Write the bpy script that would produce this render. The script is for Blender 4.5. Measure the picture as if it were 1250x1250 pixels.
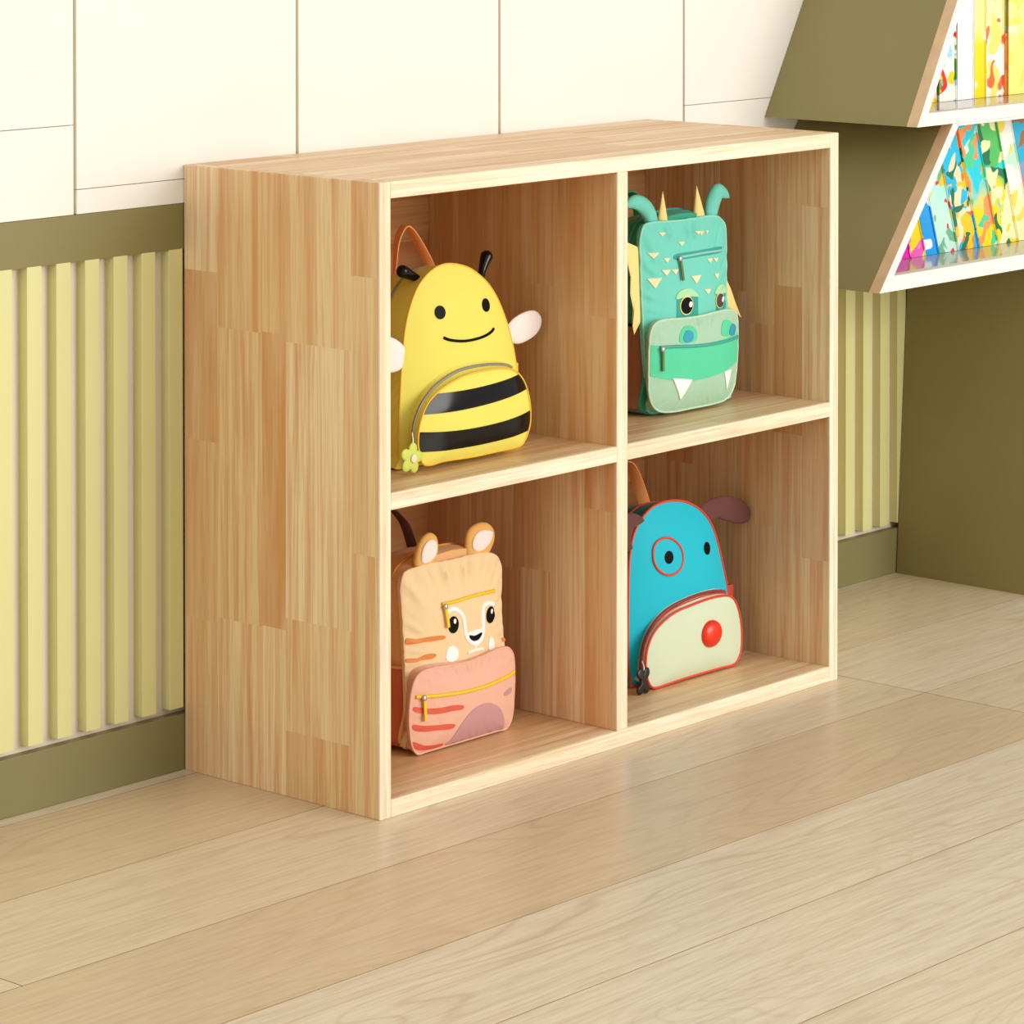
import bpy, bmesh, math, random
from mathutils import Vector, Matrix

for o in list(bpy.data.objects): bpy.data.objects.remove(o)
S = bpy.context.scene
COL = S.collection

# ------------------------------------------------------------------ camera
cam_d = bpy.data.cameras.new('camera'); cam = bpy.data.objects.new('camera', cam_d); COL.objects.link(cam)
cam.location = (-3.09659, -2.96893, 1.23668)
cam.rotation_euler = (math.radians(90 - 1.22976), 0, -math.radians(48.40716))
cam_d.sensor_width = 36; cam_d.lens = 4207.72 / 1250 * 36
cam_d.shift_x = 0; cam_d.shift_y = -(625 + 114.311) / 1250
cam_d.clip_end = 60
S.camera = cam

# ------------------------------------------------------------------ light
S.view_settings.view_transform = 'Standard'
S.view_settings.look = 'None'
S.view_settings.gamma = 1
S.view_settings.use_curve_mapping = False
S.view_settings.exposure = 0.0

w = bpy.data.worlds.new('world'); S.world = w; w.use_nodes = True
w.node_tree.nodes['Background'].inputs[0].default_value = (1.0, .965, .915, 1)
w.node_tree.nodes['Background'].inputs[1].default_value = .64

def area(name, loc, target, size, power, color):
    d = bpy.data.lights.new(name, 'AREA'); d.shape = 'RECTANGLE'; d.size = size[0]; d.size_y = size[1]
    d.energy = power; d.color = color
    o = bpy.data.objects.new(name, d); COL.objects.link(o); o.location = loc
    o.rotation_euler = (Vector(target) - Vector(loc)).to_track_quat('-Z', 'Y').to_euler()
    return o
area('window_daylight', (1.7, -4.4, 1.55), (.4, .2, .5), (2.8, 2.2), 160, (1.0, .962, .91))
area('side_fill_light', (-4.6, -1.2, 1.3), (0, 0, .5), (1.8, 1.6), 36, (1.0, .965, .92))  # unseen fill light added at the left to brighten left-facing sides
area('overhead_fill', (-1.4, -2.2, 3.2), (-.6, -.3, .3), (1.6, 1.6), 8, (1.0, .965, .92))  # weak soft fill light from above, source unseen

# ------------------------------------------------------------------ materials
def lin(h):
    h = h.lstrip('#'); c = [int(h[i:i+2], 16) / 255 for i in (0, 2, 4)]
    return tuple((v / 12.92 if v <= .04045 else ((v + .055) / 1.055) ** 2.4) for v in c) + (1,)

class NT:
    def __init__(s, name):
        s.m = bpy.data.materials.new(name); s.m.use_nodes = True; s.t = s.m.node_tree
        s.p = s.t.nodes['Principled BSDF']
    def n(s, kind, **kw):
        nd = s.t.nodes.new(kind)
        for k, v in kw.items():
            if k.startswith('i_'):
                key = k[2:]; key = int(key) if key.isdigit() else key.replace('_', ' ')
                nd.inputs[key].default_value = v
            else: setattr(nd, k, v)
        return nd
    def l(s, a, b): s.t.links.new(a, b)
    def ramp(s, fac, stops):
        r = s.n('ShaderNodeValToRGB'); e = r.color_ramp.elements
        while len(e) < len(stops): e.new(.5)
        for q, (pos, c) in zip(e, stops): q.position = pos; q.color = lin(c) if isinstance(c, str) else c
        s.l(fac, r.inputs[0]); return r.outputs[0]
    def mix(s, fac, a, b, mode='MIX'):
        m = s.n('ShaderNodeMix', data_type='RGBA', blend_type=mode)
        for v, i in ((fac, 0), (a, 6), (b, 7)):
            if isinstance(v, (int, float)): m.inputs[i].default_value = v
            elif isinstance(v, tuple): m.inputs[i].default_value = v
            elif isinstance(v, str): m.inputs[i].default_value = lin(v)
            else: s.l(v, m.inputs[i])
        return m.outputs[2]
    def bump(s, h, strength, dist=.001):
        b = s.n('ShaderNodeBump'); b.inputs['Strength'].default_value = strength; b.inputs['Distance'].default_value = dist
        s.l(h, b.inputs['Height']); s.l(b.outputs[0], s.p.inputs['Normal'])

def plain(name, col, rough=.5, metal=0, var=.06, scale=14, bump=0, spec=None):
    k = NT(name); tc = k.n('ShaderNodeTexCoord'); nz = k.n('ShaderNodeTexNoise', i_Scale=scale, i_Detail=4.)
    k.l(tc.outputs['Object'], nz.inputs['Vector'])
    c = lin(col); d = tuple(v * (1 - var) for v in c[:3]) + (1,); e = tuple(min(1, v * (1 + var)) for v in c[:3]) + (1,)
    k.l(k.ramp(nz.outputs['Fac'], [(.3, d), (.7, e)]), k.p.inputs['Base Color'])
    if spec is not None: k.p.inputs['Specular IOR Level'].default_value = spec
    k.p.inputs['Roughness'].default_value = rough; k.p.inputs['Metallic'].default_value = metal
    if bump:
        n2 = k.n('ShaderNodeTexNoise', i_Scale=400., i_Detail=2.); k.l(tc.outputs['Object'], n2.inputs['Vector'])
        k.bump(n2.outputs['Fac'], bump, .0006)
    return k.m

def fabric(name, col, rough=.75, sheen=.08, wrinkle=.0, spec=.22):
    k = NT(name); tc = k.n('ShaderNodeTexCoord')
    w1 = k.n('ShaderNodeTexWave', i_Scale=260., i_Distortion=.4); w1.bands_direction = 'X'
    w2 = k.n('ShaderNodeTexWave', i_Scale=260., i_Distortion=.4); w2.bands_direction = 'Z'
    k.l(tc.outputs['Object'], w1.inputs['Vector']); k.l(tc.outputs['Object'], w2.inputs['Vector'])
    weave = k.n('ShaderNodeMath', operation='MULTIPLY'); k.l(w1.outputs['Fac'], weave.inputs[0]); k.l(w2.outputs['Fac'], weave.inputs[1])
    c = lin(col); d = tuple(v * .9 for v in c[:3]) + (1,)
    k.l(k.ramp(weave.outputs[0], [(0, d), (.8, c)]), k.p.inputs['Base Color'])
    k.p.inputs['Roughness'].default_value = rough
    k.p.inputs['Specular IOR Level'].default_value = spec
    k.p.inputs['Sheen Weight'].default_value = sheen; k.p.inputs['Sheen Roughness'].default_value = .4
    h = weave.outputs[0]
    if wrinkle:
        nz = k.n('ShaderNodeTexNoise', i_Scale=14., i_Detail=2., i_Distortion=.6)
        mp = k.n('ShaderNodeMapping'); mp.inputs['Scale'].default_value = (1.6, 1, .7)
        k.l(tc.outputs['Object'], mp.inputs[0]); k.l(mp.outputs[0], nz.inputs['Vector'])
        a = k.n('ShaderNodeMath', operation='MULTIPLY_ADD'); k.l(nz.outputs['Fac'], a.inputs[0]); a.inputs[1].default_value = wrinkle * 8
        sc = k.n('ShaderNodeMath', operation='MULTIPLY'); k.l(weave.outputs[0], sc.inputs[0]); sc.inputs[1].default_value = .12
        k.l(sc.outputs[0], a.inputs[2]); k.bump(a.outputs[0], .5, .004)
    else: k.bump(h, .12, .0005)
    return k.m

def wood(name, along, light, mid, dark, rough=.42, fine='#b07040'):
    """Finger jointed rubberwood. Per-stave colour comes from the face attribute 'tone'."""
    k = NT(name); tc = k.n('ShaderNodeTexCoord'); at = k.n('ShaderNodeAttribute', attribute_name='tone')
    off = k.n('ShaderNodeVectorMath', operation='MULTIPLY_ADD')
    comb = k.n('ShaderNodeCombineXYZ')
    for i in range(3): k.l(at.outputs['Fac'], comb.inputs[i])
    k.l(comb.outputs[0], off.inputs[0]); off.inputs[1].default_value = (7.3, 11.9, 5.7); k.l(tc.outputs['Object'], off.inputs[2])
    def grain(sa, sc, detail=5., dist=.0):
        mp = k.n('ShaderNodeMapping'); v = [sc, sc, sc]; v[along] = sa; mp.inputs['Scale'].default_value = v
        k.l(off.outputs[0], mp.inputs[0]); nz = k.n('ShaderNodeTexNoise', i_Scale=1., i_Detail=detail, i_Distortion=dist, i_Roughness=.6)
        k.l(mp.outputs[0], nz.inputs['Vector']); return nz.outputs['Fac']
    fr = k.n('ShaderNodeMath', operation='FRACT'); k.l(at.outputs['Fac'], fr.inputs[0])
    base = k.ramp(fr.outputs[0], [(0, light), (.5, mid), (1, dark)])
    g1 = grain(2.4, 95., 4., .5); g2 = grain(9., 330., 3.); g3 = grain(1.2, 17., 3., .8)
    c = k.mix(k.ramp(g1, [(.42, '#000000'), (.62, '#d8d8d8')]), base, dark)
    c = k.mix(k.ramp(g3, [(.42, '#000000'), (.70, '#b8b8b8')]), c, light)
    c = k.mix(k.ramp(g2, [(.50, '#000000'), (.66, '#8a8a8a')]), c, fine)
    k.l(c, k.p.inputs['Base Color']); k.p.inputs['Roughness'].default_value = rough
    k.bump(g2, .12, .0006)
    return k.m

def floor_wood():
    k = NT('oak_plank_floor'); tc = k.n('ShaderNodeTexCoord'); at = k.n('ShaderNodeAttribute', attribute_name='tone')
    comb = k.n('ShaderNodeCombineXYZ')
    for i in range(3): k.l(at.outputs['Fac'], comb.inputs[i])
    off = k.n('ShaderNodeVectorMath', operation='MULTIPLY_ADD'); k.l(comb.outputs[0], off.inputs[0])
    off.inputs[1].default_value = (13.1, 17.7, 3.); k.l(tc.outputs['Object'], off.inputs[2])
    def mp(v):
        m = k.n('ShaderNodeMapping'); m.inputs['Scale'].default_value = v; k.l(off.outputs[0], m.inputs[0]); return m.outputs[0]
    # cathedral figure: contour lines of a stretched noise
    n1 = k.n('ShaderNodeTexNoise', i_Scale=1., i_Detail=1.5, i_Roughness=.45); k.l(mp((1.1, 7., 1)), n1.inputs['Vector'])
    mul = k.n('ShaderNodeMath', operation='MULTIPLY'); k.l(n1.outputs['Fac'], mul.inputs[0]); mul.inputs[1].default_value = 26.
    fr = k.n('ShaderNodeMath', operation='FRACT'); k.l(mul.outputs[0], fr.inputs[0])
    lines = k.ramp(fr.outputs[0], [(0, '#a8a8a8'), (.16, '#404040'), (.5, '#000000'), (.86, '#282828'), (1, '#a8a8a8')])
    n2 = k.n('ShaderNodeTexNoise', i_Scale=1., i_Detail=5., i_Roughness=.65); k.l(mp((5., 120., 1)), n2.inputs['Vector'])
    n3 = k.n('ShaderNodeTexNoise', i_Scale=1., i_Detail=2.); k.l(mp((.9, 5., 1)), n3.inputs['Vector'])
    # fine ripples crossing the grain at a slant, as in brushed oak
    n4 = k.n('ShaderNodeTexNoise', i_Scale=1., i_Detail=3., i_Distortion=.5)
    m4 = k.n('ShaderNodeMapping'); m4.inputs['Rotation'].default_value = (0, 0, .09); m4.inputs['Scale'].default_value = (14, 190, 1)
    k.l(off.outputs[0], m4.inputs[0]); k.l(m4.outputs[0], n4.inputs['Vector'])
    frt = k.n('ShaderNodeMath', operation='FRACT'); k.l(at.outputs['Fac'], frt.inputs[0])
    base = k.ramp(frt.outputs[0], [(0, '#e8dcc5'), (.5, '#dcc9a9'), (1, '#cbae86')])
    gate = k.mix(k.ramp(n3.outputs['Fac'], [(.35, '#101010'), (.65, '#ffffff')]), '#000000', lines)
    c = k.mix(gate, base, '#a98256')
    c = k.mix(k.ramp(n2.outputs['Fac'], [(.42, '#000000'), (.66, '#909090')]), c, '#b3977a')
    c = k.mix(k.ramp(n4.outputs['Fac'], [(.48, '#000000'), (.66, '#888888')]), c, '#b39a7c')
    c = k.mix(k.ramp(n3.outputs['Fac'], [(.4, '#000000'), (.8, '#606060')]), c, '#dccbb0')
    k.l(c, k.p.inputs['Base Color']); k.p.inputs['Roughness'].default_value = .33
    k.p.inputs['Specular IOR Level'].default_value = .45
    k.bump(n2.outputs['Fac'], .12, .0006)
    return k.m

def printed(name, top, bottom, accents, z0, z1, seed, scale=24., amount=.5):
    """Picture book spine: two printed colours blending by height with blotches of accent colours."""
    k = NT(name); tc = k.n('ShaderNodeTexCoord'); sx = k.n('ShaderNodeSeparateXYZ'); k.l(tc.outputs['Object'], sx.inputs[0])
    mr = k.n('ShaderNodeMapRange'); k.l(sx.outputs[2], mr.inputs[0]); mr.inputs[1].default_value = z0; mr.inputs[2].default_value = z1
    nz = k.n('ShaderNodeTexNoise', i_Scale=18., i_Detail=3., i_Distortion=1.)
    mp = k.n('ShaderNodeMapping'); mp.inputs['Location'].default_value = (seed, seed * 1.7, seed * .3); k.l(tc.outputs['Object'], mp.inputs[0])
    k.l(mp.outputs[0], nz.inputs['Vector'])
    ad = k.n('ShaderNodeMath', operation='MULTIPLY_ADD'); k.l(nz.outputs['Fac'], ad.inputs[0]); ad.inputs[1].default_value = .7
    sb = k.n('ShaderNodeMath', operation='SUBTRACT'); k.l(mr.outputs[0], sb.inputs[0]); sb.inputs[1].default_value = .35
    k.l(sb.outputs[0], ad.inputs[2])
    c = k.ramp(ad.outputs[0], [(.36, bottom), (.6, top)])
    for i, a in enumerate(accents):
        n2 = k.n('ShaderNodeTexNoise', i_Scale=scale * (1 + .35 * i), i_Detail=.5, i_Distortion=.6)
        m2 = k.n('ShaderNodeMapping'); m2.inputs['Location'].default_value = (seed * 3 + i * 9.1, i * 4.3, seed + i * 5.5); k.l(tc.outputs['Object'], m2.inputs[0])
        k.l(m2.outputs[0], n2.inputs['Vector'])
        th = .64 - .1 * amount
        c = k.mix(k.ramp(n2.outputs['Fac'], [(th, '#000000'), (th + .02, '#ffffff')]), c, a)
    k.l(c, k.p.inputs['Base Color']); k.p.inputs['Roughness'].default_value = .35
    return k.m

# ------------------------------------------------------------------ mesh helpers
def link(name, bm, mats, parent=None, smooth=False):
    me = bpy.data.meshes.new(name)
    bmesh.ops.recalc_face_normals(bm, faces=bm.faces)
    bm.to_mesh(me); bm.free()
    for m in (mats if isinstance(mats, (list, tuple)) else [mats]): me.materials.append(m)
    if smooth:
        me.shade_smooth()
        try: me.set_sharp_from_angle(angle=math.radians(smooth if smooth > 1 else 50))
        except Exception: pass
    o = bpy.data.objects.new(name, me); COL.objects.link(o)
    if parent: o.parent = parent
    return o
def thing(name, label, cat, loc=(0, 0, 0), group=None):
    o = bpy.data.objects.new(name, None); COL.objects.link(o); o.empty_display_size = .05
    o.location = loc; o['label'] = label; o['category'] = cat
    if group: o['group'] = group
    return o
def structure(name, bm, mats, parent=None, smooth=False):
    o = link(name, bm, mats, parent, smooth); o['kind'] = 'structure'; return o
def add_box(bm, x0, x1, y0, y1, z0, z1, mi=0, bevel=0, tone=None):
    t = bmesh.new()
    vs = [t.verts.new(p) for p in ((x0,y0,z0),(x1,y0,z0),(x1,y1,z0),(x0,y1,z0),(x0,y0,z1),(x1,y0,z1),(x1,y1,z1),(x0,y1,z1))]
    for f in ((3,2,1,0),(4,5,6,7),(0,1,5,4),(1,2,6,5),(2,3,7,6),(3,0,4,7)): t.faces.new([vs[i] for i in f])
    if bevel:
        es = t.edges[:] if bevel > 0 else t.edges[:]
        bmesh.ops.bevel(t, geom=es, offset=bevel, segments=2, affect='EDGES', profile=.5)
    merge(bm, t, mi, tone)
def merge(bm, t, mi=0, tone=None):
    mp = {v: bm.verts.new(v.co) for v in t.verts}
    lay = bm.faces.layers.float.get('tone') if tone is not None else None
    for f in t.faces:
        try: g = bm.faces.new([mp[v] for v in f.verts])
        except ValueError: continue
        g.material_index = mi; g.smooth = f.smooth
        if lay: g[lay] = tone
    t.free()
def stave_board(box, staves, bev=.0012):
    """A glued-up board: staves = list of (x0,x1,y0,y1,z0,z1,tone) inside box; only the board's own outline is eased."""
    bm = bmesh.new(); bm.faces.layers.float.new('tone')
    lims = [(box[0], box[1]), (box[2], box[3]), (box[4], box[5])]
    for (x0, x1, y0, y1, z0, z1, tone) in staves:
        t = bmesh.new()
        vs = [t.verts.new(p) for p in ((x0,y0,z0),(x1,y0,z0),(x1,y1,z0),(x0,y1,z0),(x0,y0,z1),(x1,y0,z1),(x1,y1,z1),(x0,y1,z1))]
        for f in ((3,2,1,0),(4,5,6,7),(0,1,5,4),(1,2,6,5),(2,3,7,6),(3,0,4,7)): t.faces.new([vs[i] for i in f])
        es = []
        for e in t.edges:
            a, b = e.verts[0].co, e.verts[1].co; n = 0
            for ax in range(3):
                if abs(a[ax] - b[ax]) < 1e-7 and min(abs(a[ax] - lims[ax][0]), abs(a[ax] - lims[ax][1])) < 1e-6: n += 1
            if n >= 2: es.append(e)
        if bev and es: bmesh.ops.bevel(t, geom=es, offset=bev, segments=2, affect='EDGES', profile=.5)
        merge(bm, t, 0, tone)
    return bm
def auto_staves(box, along, across, width, rnd, tmin=.1, tmax=.9, front=None, lmin=.22, lmax=.5):
    """Random staves over a board; front = tone of the stave next to the lower 'across' limit."""
    out = []; lo, hi = box[2*across], box[2*across+1]; a0, a1 = box[2*along], box[2*along+1]
    n = max(1, round((hi - lo) / width)); 
    for i in range(n):
        c0, c1 = lo + (hi-lo)*i/n, lo + (hi-lo)*(i+1)/n
        if i == 0: c0 = lo
        if i == n-1: c1 = hi
        p = a0; q = a0 + rnd.uniform(.08, lmax)
        while p < a1 - 1e-6:
            if a1 - q < .1: q = a1
            b = list(box); b[2*across] = c0; b[2*across+1] = c1; b[2*along] = p; b[2*along+1] = q
            tone = rnd.randint(0, 9) + (rnd.uniform(tmin, tmax))
            if i == 0 and front is not None: tone = rnd.randint(0, 9) + front + rnd.uniform(0, .05)
            out.append((*b, tone)); p = q; q = p + rnd.uniform(lmin, lmax)
    return out

N = 192
def catmull(pts, k=6, closed=True):
    n = len(pts); out = []
    for i in range(n if closed else n-1):
        if closed: q = [pts[(i+j-1) % n] for j in range(4)]
        else: q = [pts[max(i-1, 0)], pts[i], pts[i+1], pts[min(i+2, n-1)]]
        for j in range(k):
            t = j/k
            out.append(tuple(.5*(2*b+(c-a)*t+(2*a-5*b+4*c-d)*t*t+(3*b-a-3*c+d)*t**3) for a, b, c, d in zip(*q)))
    if not closed: out.append(tuple(pts[-1]))
    return out
def centre(pts):
    A = cx = cz = 0
    for (x0, z0), (x1, z1) in zip(pts, pts[1:]+pts[:1]):
        c = x0*z1-x1*z0; A += c; cx += (x0+x1)*c; cz += (z0+z1)*c
    return cx/(3*A), cz/(3*A)
def radii(pts, c):
    R = [0]*N
    for k in range(N):
        a = 2*math.pi*k/N; dx, dz = math.cos(a), math.sin(a)
        for (x0, z0), (x1, z1) in zip(pts, pts[1:]+pts[:1]):
            ex, ez = x1-x0, z1-z0; den = dx*ez-dz*ex
            if abs(den) < 1e-12: continue
            qx, qz = x0-c[0], z0-c[1]; t = (qx*ez-qz*ex)/den; u = (qx*dz-qz*dx)/den
            if t > 0 and -1e-9 <= u <= 1+1e-9: R[k] = max(R[k], t)
    return R
class Puff:
    """Padded panel with a star-shaped outline in x,z; its front swells towards -y from the plane y."""
    def __init__(s, pts, y, bulge, p=2.6, smooth=True, c=None, wr=0, seed=0):
        pts = [tuple(q) for q in pts]
        if smooth: pts = catmull(pts)
        s.c = c or centre(pts); s.R = radii(pts, s.c); s.y = y; s.b = bulge; s.p = p; s.wr = wr; s.seed = seed
    def surf(s, x, z):
        dx, dz = x-s.c[0], z-s.c[1]; r = math.hypot(dx, dz); a = math.atan2(dz, dx) % (2*math.pi)/(2*math.pi)*N
        i = int(a) % N; f = a-int(a); q = min(1, r/(s.R[i]*(1-f)+s.R[(i+1) % N]*f))
        y = s.y-s.b*(1-q**s.p)
        if s.wr:
            th = a/N*2*math.pi; wv = math.sin(th*37+s.seed)+.8*math.sin(th*23+2*s.seed)+.4*math.sin(th*58+s.seed*3)
            y += s.wr*wv*math.exp(-((q-.88)/.12)**2)*(.30+.70*max(0, math.sin(th))**2)
        return y
    def at(s, k, q=1.):
        a = 2*math.pi*k/N; return s.c[0]+s.R[k % N]*q*math.cos(a), s.c[1]+s.R[k % N]*q*math.sin(a)
    def ring(s, q, off=0., zmin=None):
        out = []
        for k in range(N):
            x, z = s.at(k, q); y = s.surf(x, z)+off
            out.append((x, y, z if zmin is None else max(z, zmin)))
        return out
def loft(rings, cap0=True, cap1=True, bm=None, closed=True):
    bm = bm or bmesh.new(); rv = [[bm.verts.new(p) for p in r] for r in rings]
    for a, b in zip(rv, rv[1:]):
        n = len(a)
        for i in range(n if closed else n-1):
            j = (i+1) % n
            try: bm.faces.new((a[i], a[j], b[j], b[i]))
            except ValueError: pass
    for r, c in ((rv[0], cap0), (rv[-1], cap1)):
        if c:
            m = sum((v.co for v in r), Vector())/len(r); cv = bm.verts.new(m)
            for i in range(len(r)): bm.faces.new((r[i], r[(i+1) % len(r)], cv))
    for f in bm.faces: f.smooth = True
    return bm
QS = (1., .992, .98, .965, .95, .93, .9, .87, .84, .8, .76, .72, .66, .6, .52, .45, .37, .3, .22, .15, .04)
def puff_rings(P, zmin=None, qs=QS): return [P.ring(q, 0, zmin) for q in qs]
def side_rings(P, prof, zmin=0.001):
    """rings behind the panel: prof = [(y, scale)], scaled about the panel's foot centre."""
    out = []
    for y, sc in prof:
        out.append([(P.c[0]+(x-P.c[0])*sc, y, max(zmin, z if z < .02 else .02+(z-.02)*sc)) for x, _, z in P.ring(1.)])
    return out
def dense(pts, step=.0035, smooth=True, closed=True):
    if smooth: pts = catmull([tuple(p) for p in pts], 4, closed)
    out = []; n = len(pts)
    for i in range(n if closed else n-1):
        a, b = pts[i], pts[(i+1) % n]; L = math.dist(a, b); m = max(1, math.ceil(L/step))
        for j in range(m): out.append(tuple(p+(q-p)*j/m for p, q in zip(a, b)))
    if not closed: out.append(tuple(pts[-1]))
    return out
def decal(pts, surf, t=.0009, smooth=True, dome=0.):
    """Thin stitched-on or printed patch that follows surf."""
    b = dense(pts, smooth=smooth); c = centre(b); rings = []
    rings.append([(x, surf(x, z)+.0008, z) for x, z in b])
    for q in (1., .8, .6, .4, .2, .05):
        rings.append([(c[0]+(x-c[0])*q, surf(c[0]+(x-c[0])*q, c[1]+(z-c[1])*q)-t-dome*(1-q*q), c[1]+(z-c[1])*q) for x, z in b])
    return loft(rings, False, True)
def tube(path, rad, n=8, closed=False, flat=None, bm=None, cap=True):
    """rad: number or list; flat=(axis vector, factor) squashes the section along a direction."""
    P = [Vector(p) for p in path]; L = len(P); rings = []; up = None
    for i, p in enumerate(P):
        a = P[(i-1) % L] if closed or i else P[0]; b = P[(i+1) % L] if closed or i < L-1 else P[-1]
        d = (b-a).normalized() if (b-a).length > 1e-9 else Vector((0, 0, 1))
        if up is None: up = d.orthogonal().normalized()
        up = (up-d*up.dot(d)).normalized(); s = d.cross(up); r = rad[i] if isinstance(rad, (list, tuple)) else rad
        ring = []
        for k in range(n):
            v = up*math.cos(2*math.pi*k/n)*r+s*math.sin(2*math.pi*k/n)*r
            if flat: ax = Vector(flat[0]); v = v-ax*v.dot(ax)*(1-flat[1])
            ring.append(tuple(p+v))
        rings.append(ring)
    if closed: rings.append(rings[0])
    bm = loft(rings, not closed and cap, not closed and cap, bm)
    if closed: bmesh.ops.remove_doubles(bm, verts=bm.verts, dist=1e-7)
    return bm
def ribbon(path, wid, th, bm=None):
    """Flat strap: path = [(point, width direction)]"""
    rings = []
    P = [Vector(p) for p, _ in path]
    for i, (p, wv) in enumerate(path):
        p = Vector(p); d = (P[min(i+1, len(P)-1)]-P[max(i-1, 0)]).normalized(); wv = Vector(wv); wv = (wv-d*wv.dot(d)).normalized(); nv = d.cross(wv)
        rings.append([tuple(p+wv*wid/2*a+nv*th/2*b) for a, b in ((-1, -.6), (-.9, -1), (.9, -1), (1, -.6), (1, .6), (.9, 1), (-.9, 1), (-1, .6))])
    return loft(rings, True, True, bm)
def pillow(pts, y, th, smooth=True, bend=None):
    """Two-sided soft flap (ear, wing, horn) lying about the plane y."""
    b = dense(pts, smooth=smooth); c = centre(b); f = bend or (lambda x, z: 0)
    R = []
    for s, qs in ((1, (.05, .3, .55, .75, .9, .97)), (0, (1,)), (-1, (.97, .9, .75, .55, .3, .05))):
        for q in qs:
            R.append([(c[0]+(x-c[0])*q, y+f(c[0]+(x-c[0])*q, c[1]+(z-c[1])*q)+s*th/2*(1-q**4)**.5, c[1]+(z-c[1])*q) for x, z in b])
    return loft(R, True, True)
def on(P, pts, off=0.): return [(x, P.surf(x, z)+off, z) for x, z in pts]
def circle(cx, cz, rx, rz=None, n=20): return [(cx+rx*math.cos(2*math.pi*i/n), cz+(rz or rx)*math.sin(2*math.pi*i/n)) for i in range(n)]
def extrude_poly(pts, y0, y1, bm=None, mi=(0, 0), bevel=0):
    t = bmesh.new(); a = [t.verts.new((x, y0, z)) for x, z in pts]; b = [t.verts.new((x, y1, z)) for x, z in pts]
    t.faces.new(a); t.faces.new(b[::-1]); side = []
    for i in range(len(pts)):
        j = (i+1) % len(pts); side.append(t.faces.new((a[i], b[i], b[j], a[j])))
    for f in side: f.material_index = mi[1]
    if bevel: bmesh.ops.bevel(t, geom=t.edges[:], offset=bevel, segments=1, affect='EDGES')
    if bm is None: return t
    mp = {v: bm.verts.new(v.co) for v in t.verts}
    for f in t.faces:
        g = bm.faces.new([mp[v] for v in f.verts]); g.material_index = f.material_index
    t.free(); return bm

# ================================================================== the room
D = .3579
rnd = random.Random(4)
M_PANEL = plain('cream_wall_panel', '#efece4', .55, var=.015, scale=3)
M_GROOVE = plain('panel_joint', '#bfa67c', .7)
M_OLIVE = plain('olive_paint', '#847a4a', .5, var=.03, scale=6, bump=.1)
M_OLIVE2 = plain('olive_skirting_paint', '#827b50', .5, var=.03, scale=6)
M_SLAT = plain('pale_yellow_slat_paint', '#dbd899', .5, var=.02, scale=5)
M_BACK = plain('pinkish_cream_backing', '#e4d6c6', .6, var=.02)
M_SUB = plain('floor_joint', '#b08e66', .8)
M_FLOOR = floor_wood()

bm = bmesh.new(); bm.faces.layers.float.new('tone')
rows = [.372, .335, .100, -.140, -.385, -.598]
while rows[-1] > -4.4: rows.append(rows[-1]-.235)
fixed = {1: [(-2.6, -.95, .55), (-.95, .62, .62), (.62, 2.2, .35)],
         2: [(-2.4, -.70, .25), (-.70, .985, .38), (.985, 2.5, .12)],
         3: [(-2.9, -1.0, .45), (-1.0, .985, .62), (.985, 2.4, .30)],
         4: [(-2.2, -.75, .35), (-.75, 1.4, .12), (1.4, 2.9, .5)],
         5: [(-3.0, -1.1, .30), (-1.1, .9, .10), (.9, 2.5, .4)],
         6: [(-2.6, -.4, .15), (-.4, 1.6, .2)]}
for r in range(len(rows)-1):
    y1, y0 = rows[r], rows[r+1]; segs = list(fixed.get(r, []))
    if not segs: segs = [(-1.2+.5*(r % 3), .4+.5*(r % 3), rnd.uniform(.05, .5))]
    a = segs[0][0]
    while a > -4.4: segs.append((max(-4.4, a-1.7), a, rnd.uniform(.05, .7))); a -= 1.7
    b = max(s[1] for s in segs)
    while b < 3.6: segs.append((b, min(3.6, b+1.7), rnd.uniform(.05, .7))); b += 1.7
    for x0, x1, tn in segs:
        add_box(bm, x0+.0008, x1-.0008, y0+.0008, y1-.0008, -.02, 0, 0, tone=rnd.randint(0, 12)+tn)
bm.normal_update()
for f in bm.faces:
    if abs(f.normal.z) < .5: f.material_index = 1      # sawn plank sides
add_box(bm, -4.4, 3.6, -4.4, .372, -.04, -.004, 1, tone=0)
structure('floor', bm, [M_FLOOR, M_SUB])

# back wall: cream panels with open joints over an olive band
bm = bmesh.new()
seams = [-1.40, -1.01, -.600, -.187, .2116, .6246, 1.0512, 1.47, 1.89, 2.31, 2.73, 3.15]
hs = {2: .864, 3: .781, 4: .70, 5: .70, 6: .815, 7: .781, 0: .815, 1: .781, 8: .864, 9: .781, 10: .864}
for i in range(len(seams)-1):
    x0, x1 = seams[i]+.0026, seams[i+1]-.0026
    cuts = [.7495, hs[i], hs[i]+.85, 2.5] if hs[i] > .76 else [.7495, 1.62, 2.5]
    for z0, z1 in zip(cuts, cuts[1:]): add_box(bm, x0, x1, D, D+.02, z0+.0004 if z0 > .75 else z0, z1-.0004, 0, bevel=.0007)
add_box(bm, -1.4, 3.15, D+.006, D+.10, .72, 2.5, 1)
structure('wall_back', bm, [M_PANEL, M_GROOVE])
bm = bmesh.new(); add_box(bm, -1.4, 3.15, D, D+.06, .6885, .7490, 0, bevel=.0006)
structure('trim_1', bm, M_OLIVE)
bm = bmesh.new()
add_box(bm, -1.4, 3.15, D+.015, D+.06, .03, .688, 1)
k = -23; 
while -.2681+.0484*k < 3.1:
    x = -.2681+.0484*k; add_box(bm, x, x+.0240, D-.0008, D+.0155, .0835, .6895, 0, bevel=.0005); k += 1
structure('trim_2', bm, [M_SLAT, M_BACK])
bm = bmesh.new(); add_box(bm, -1.4, 3.15, D, D+.0148, 0.0, .0745, 0, bevel=.001)
structure('baseboard_back', bm, M_OLIVE2)

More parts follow.
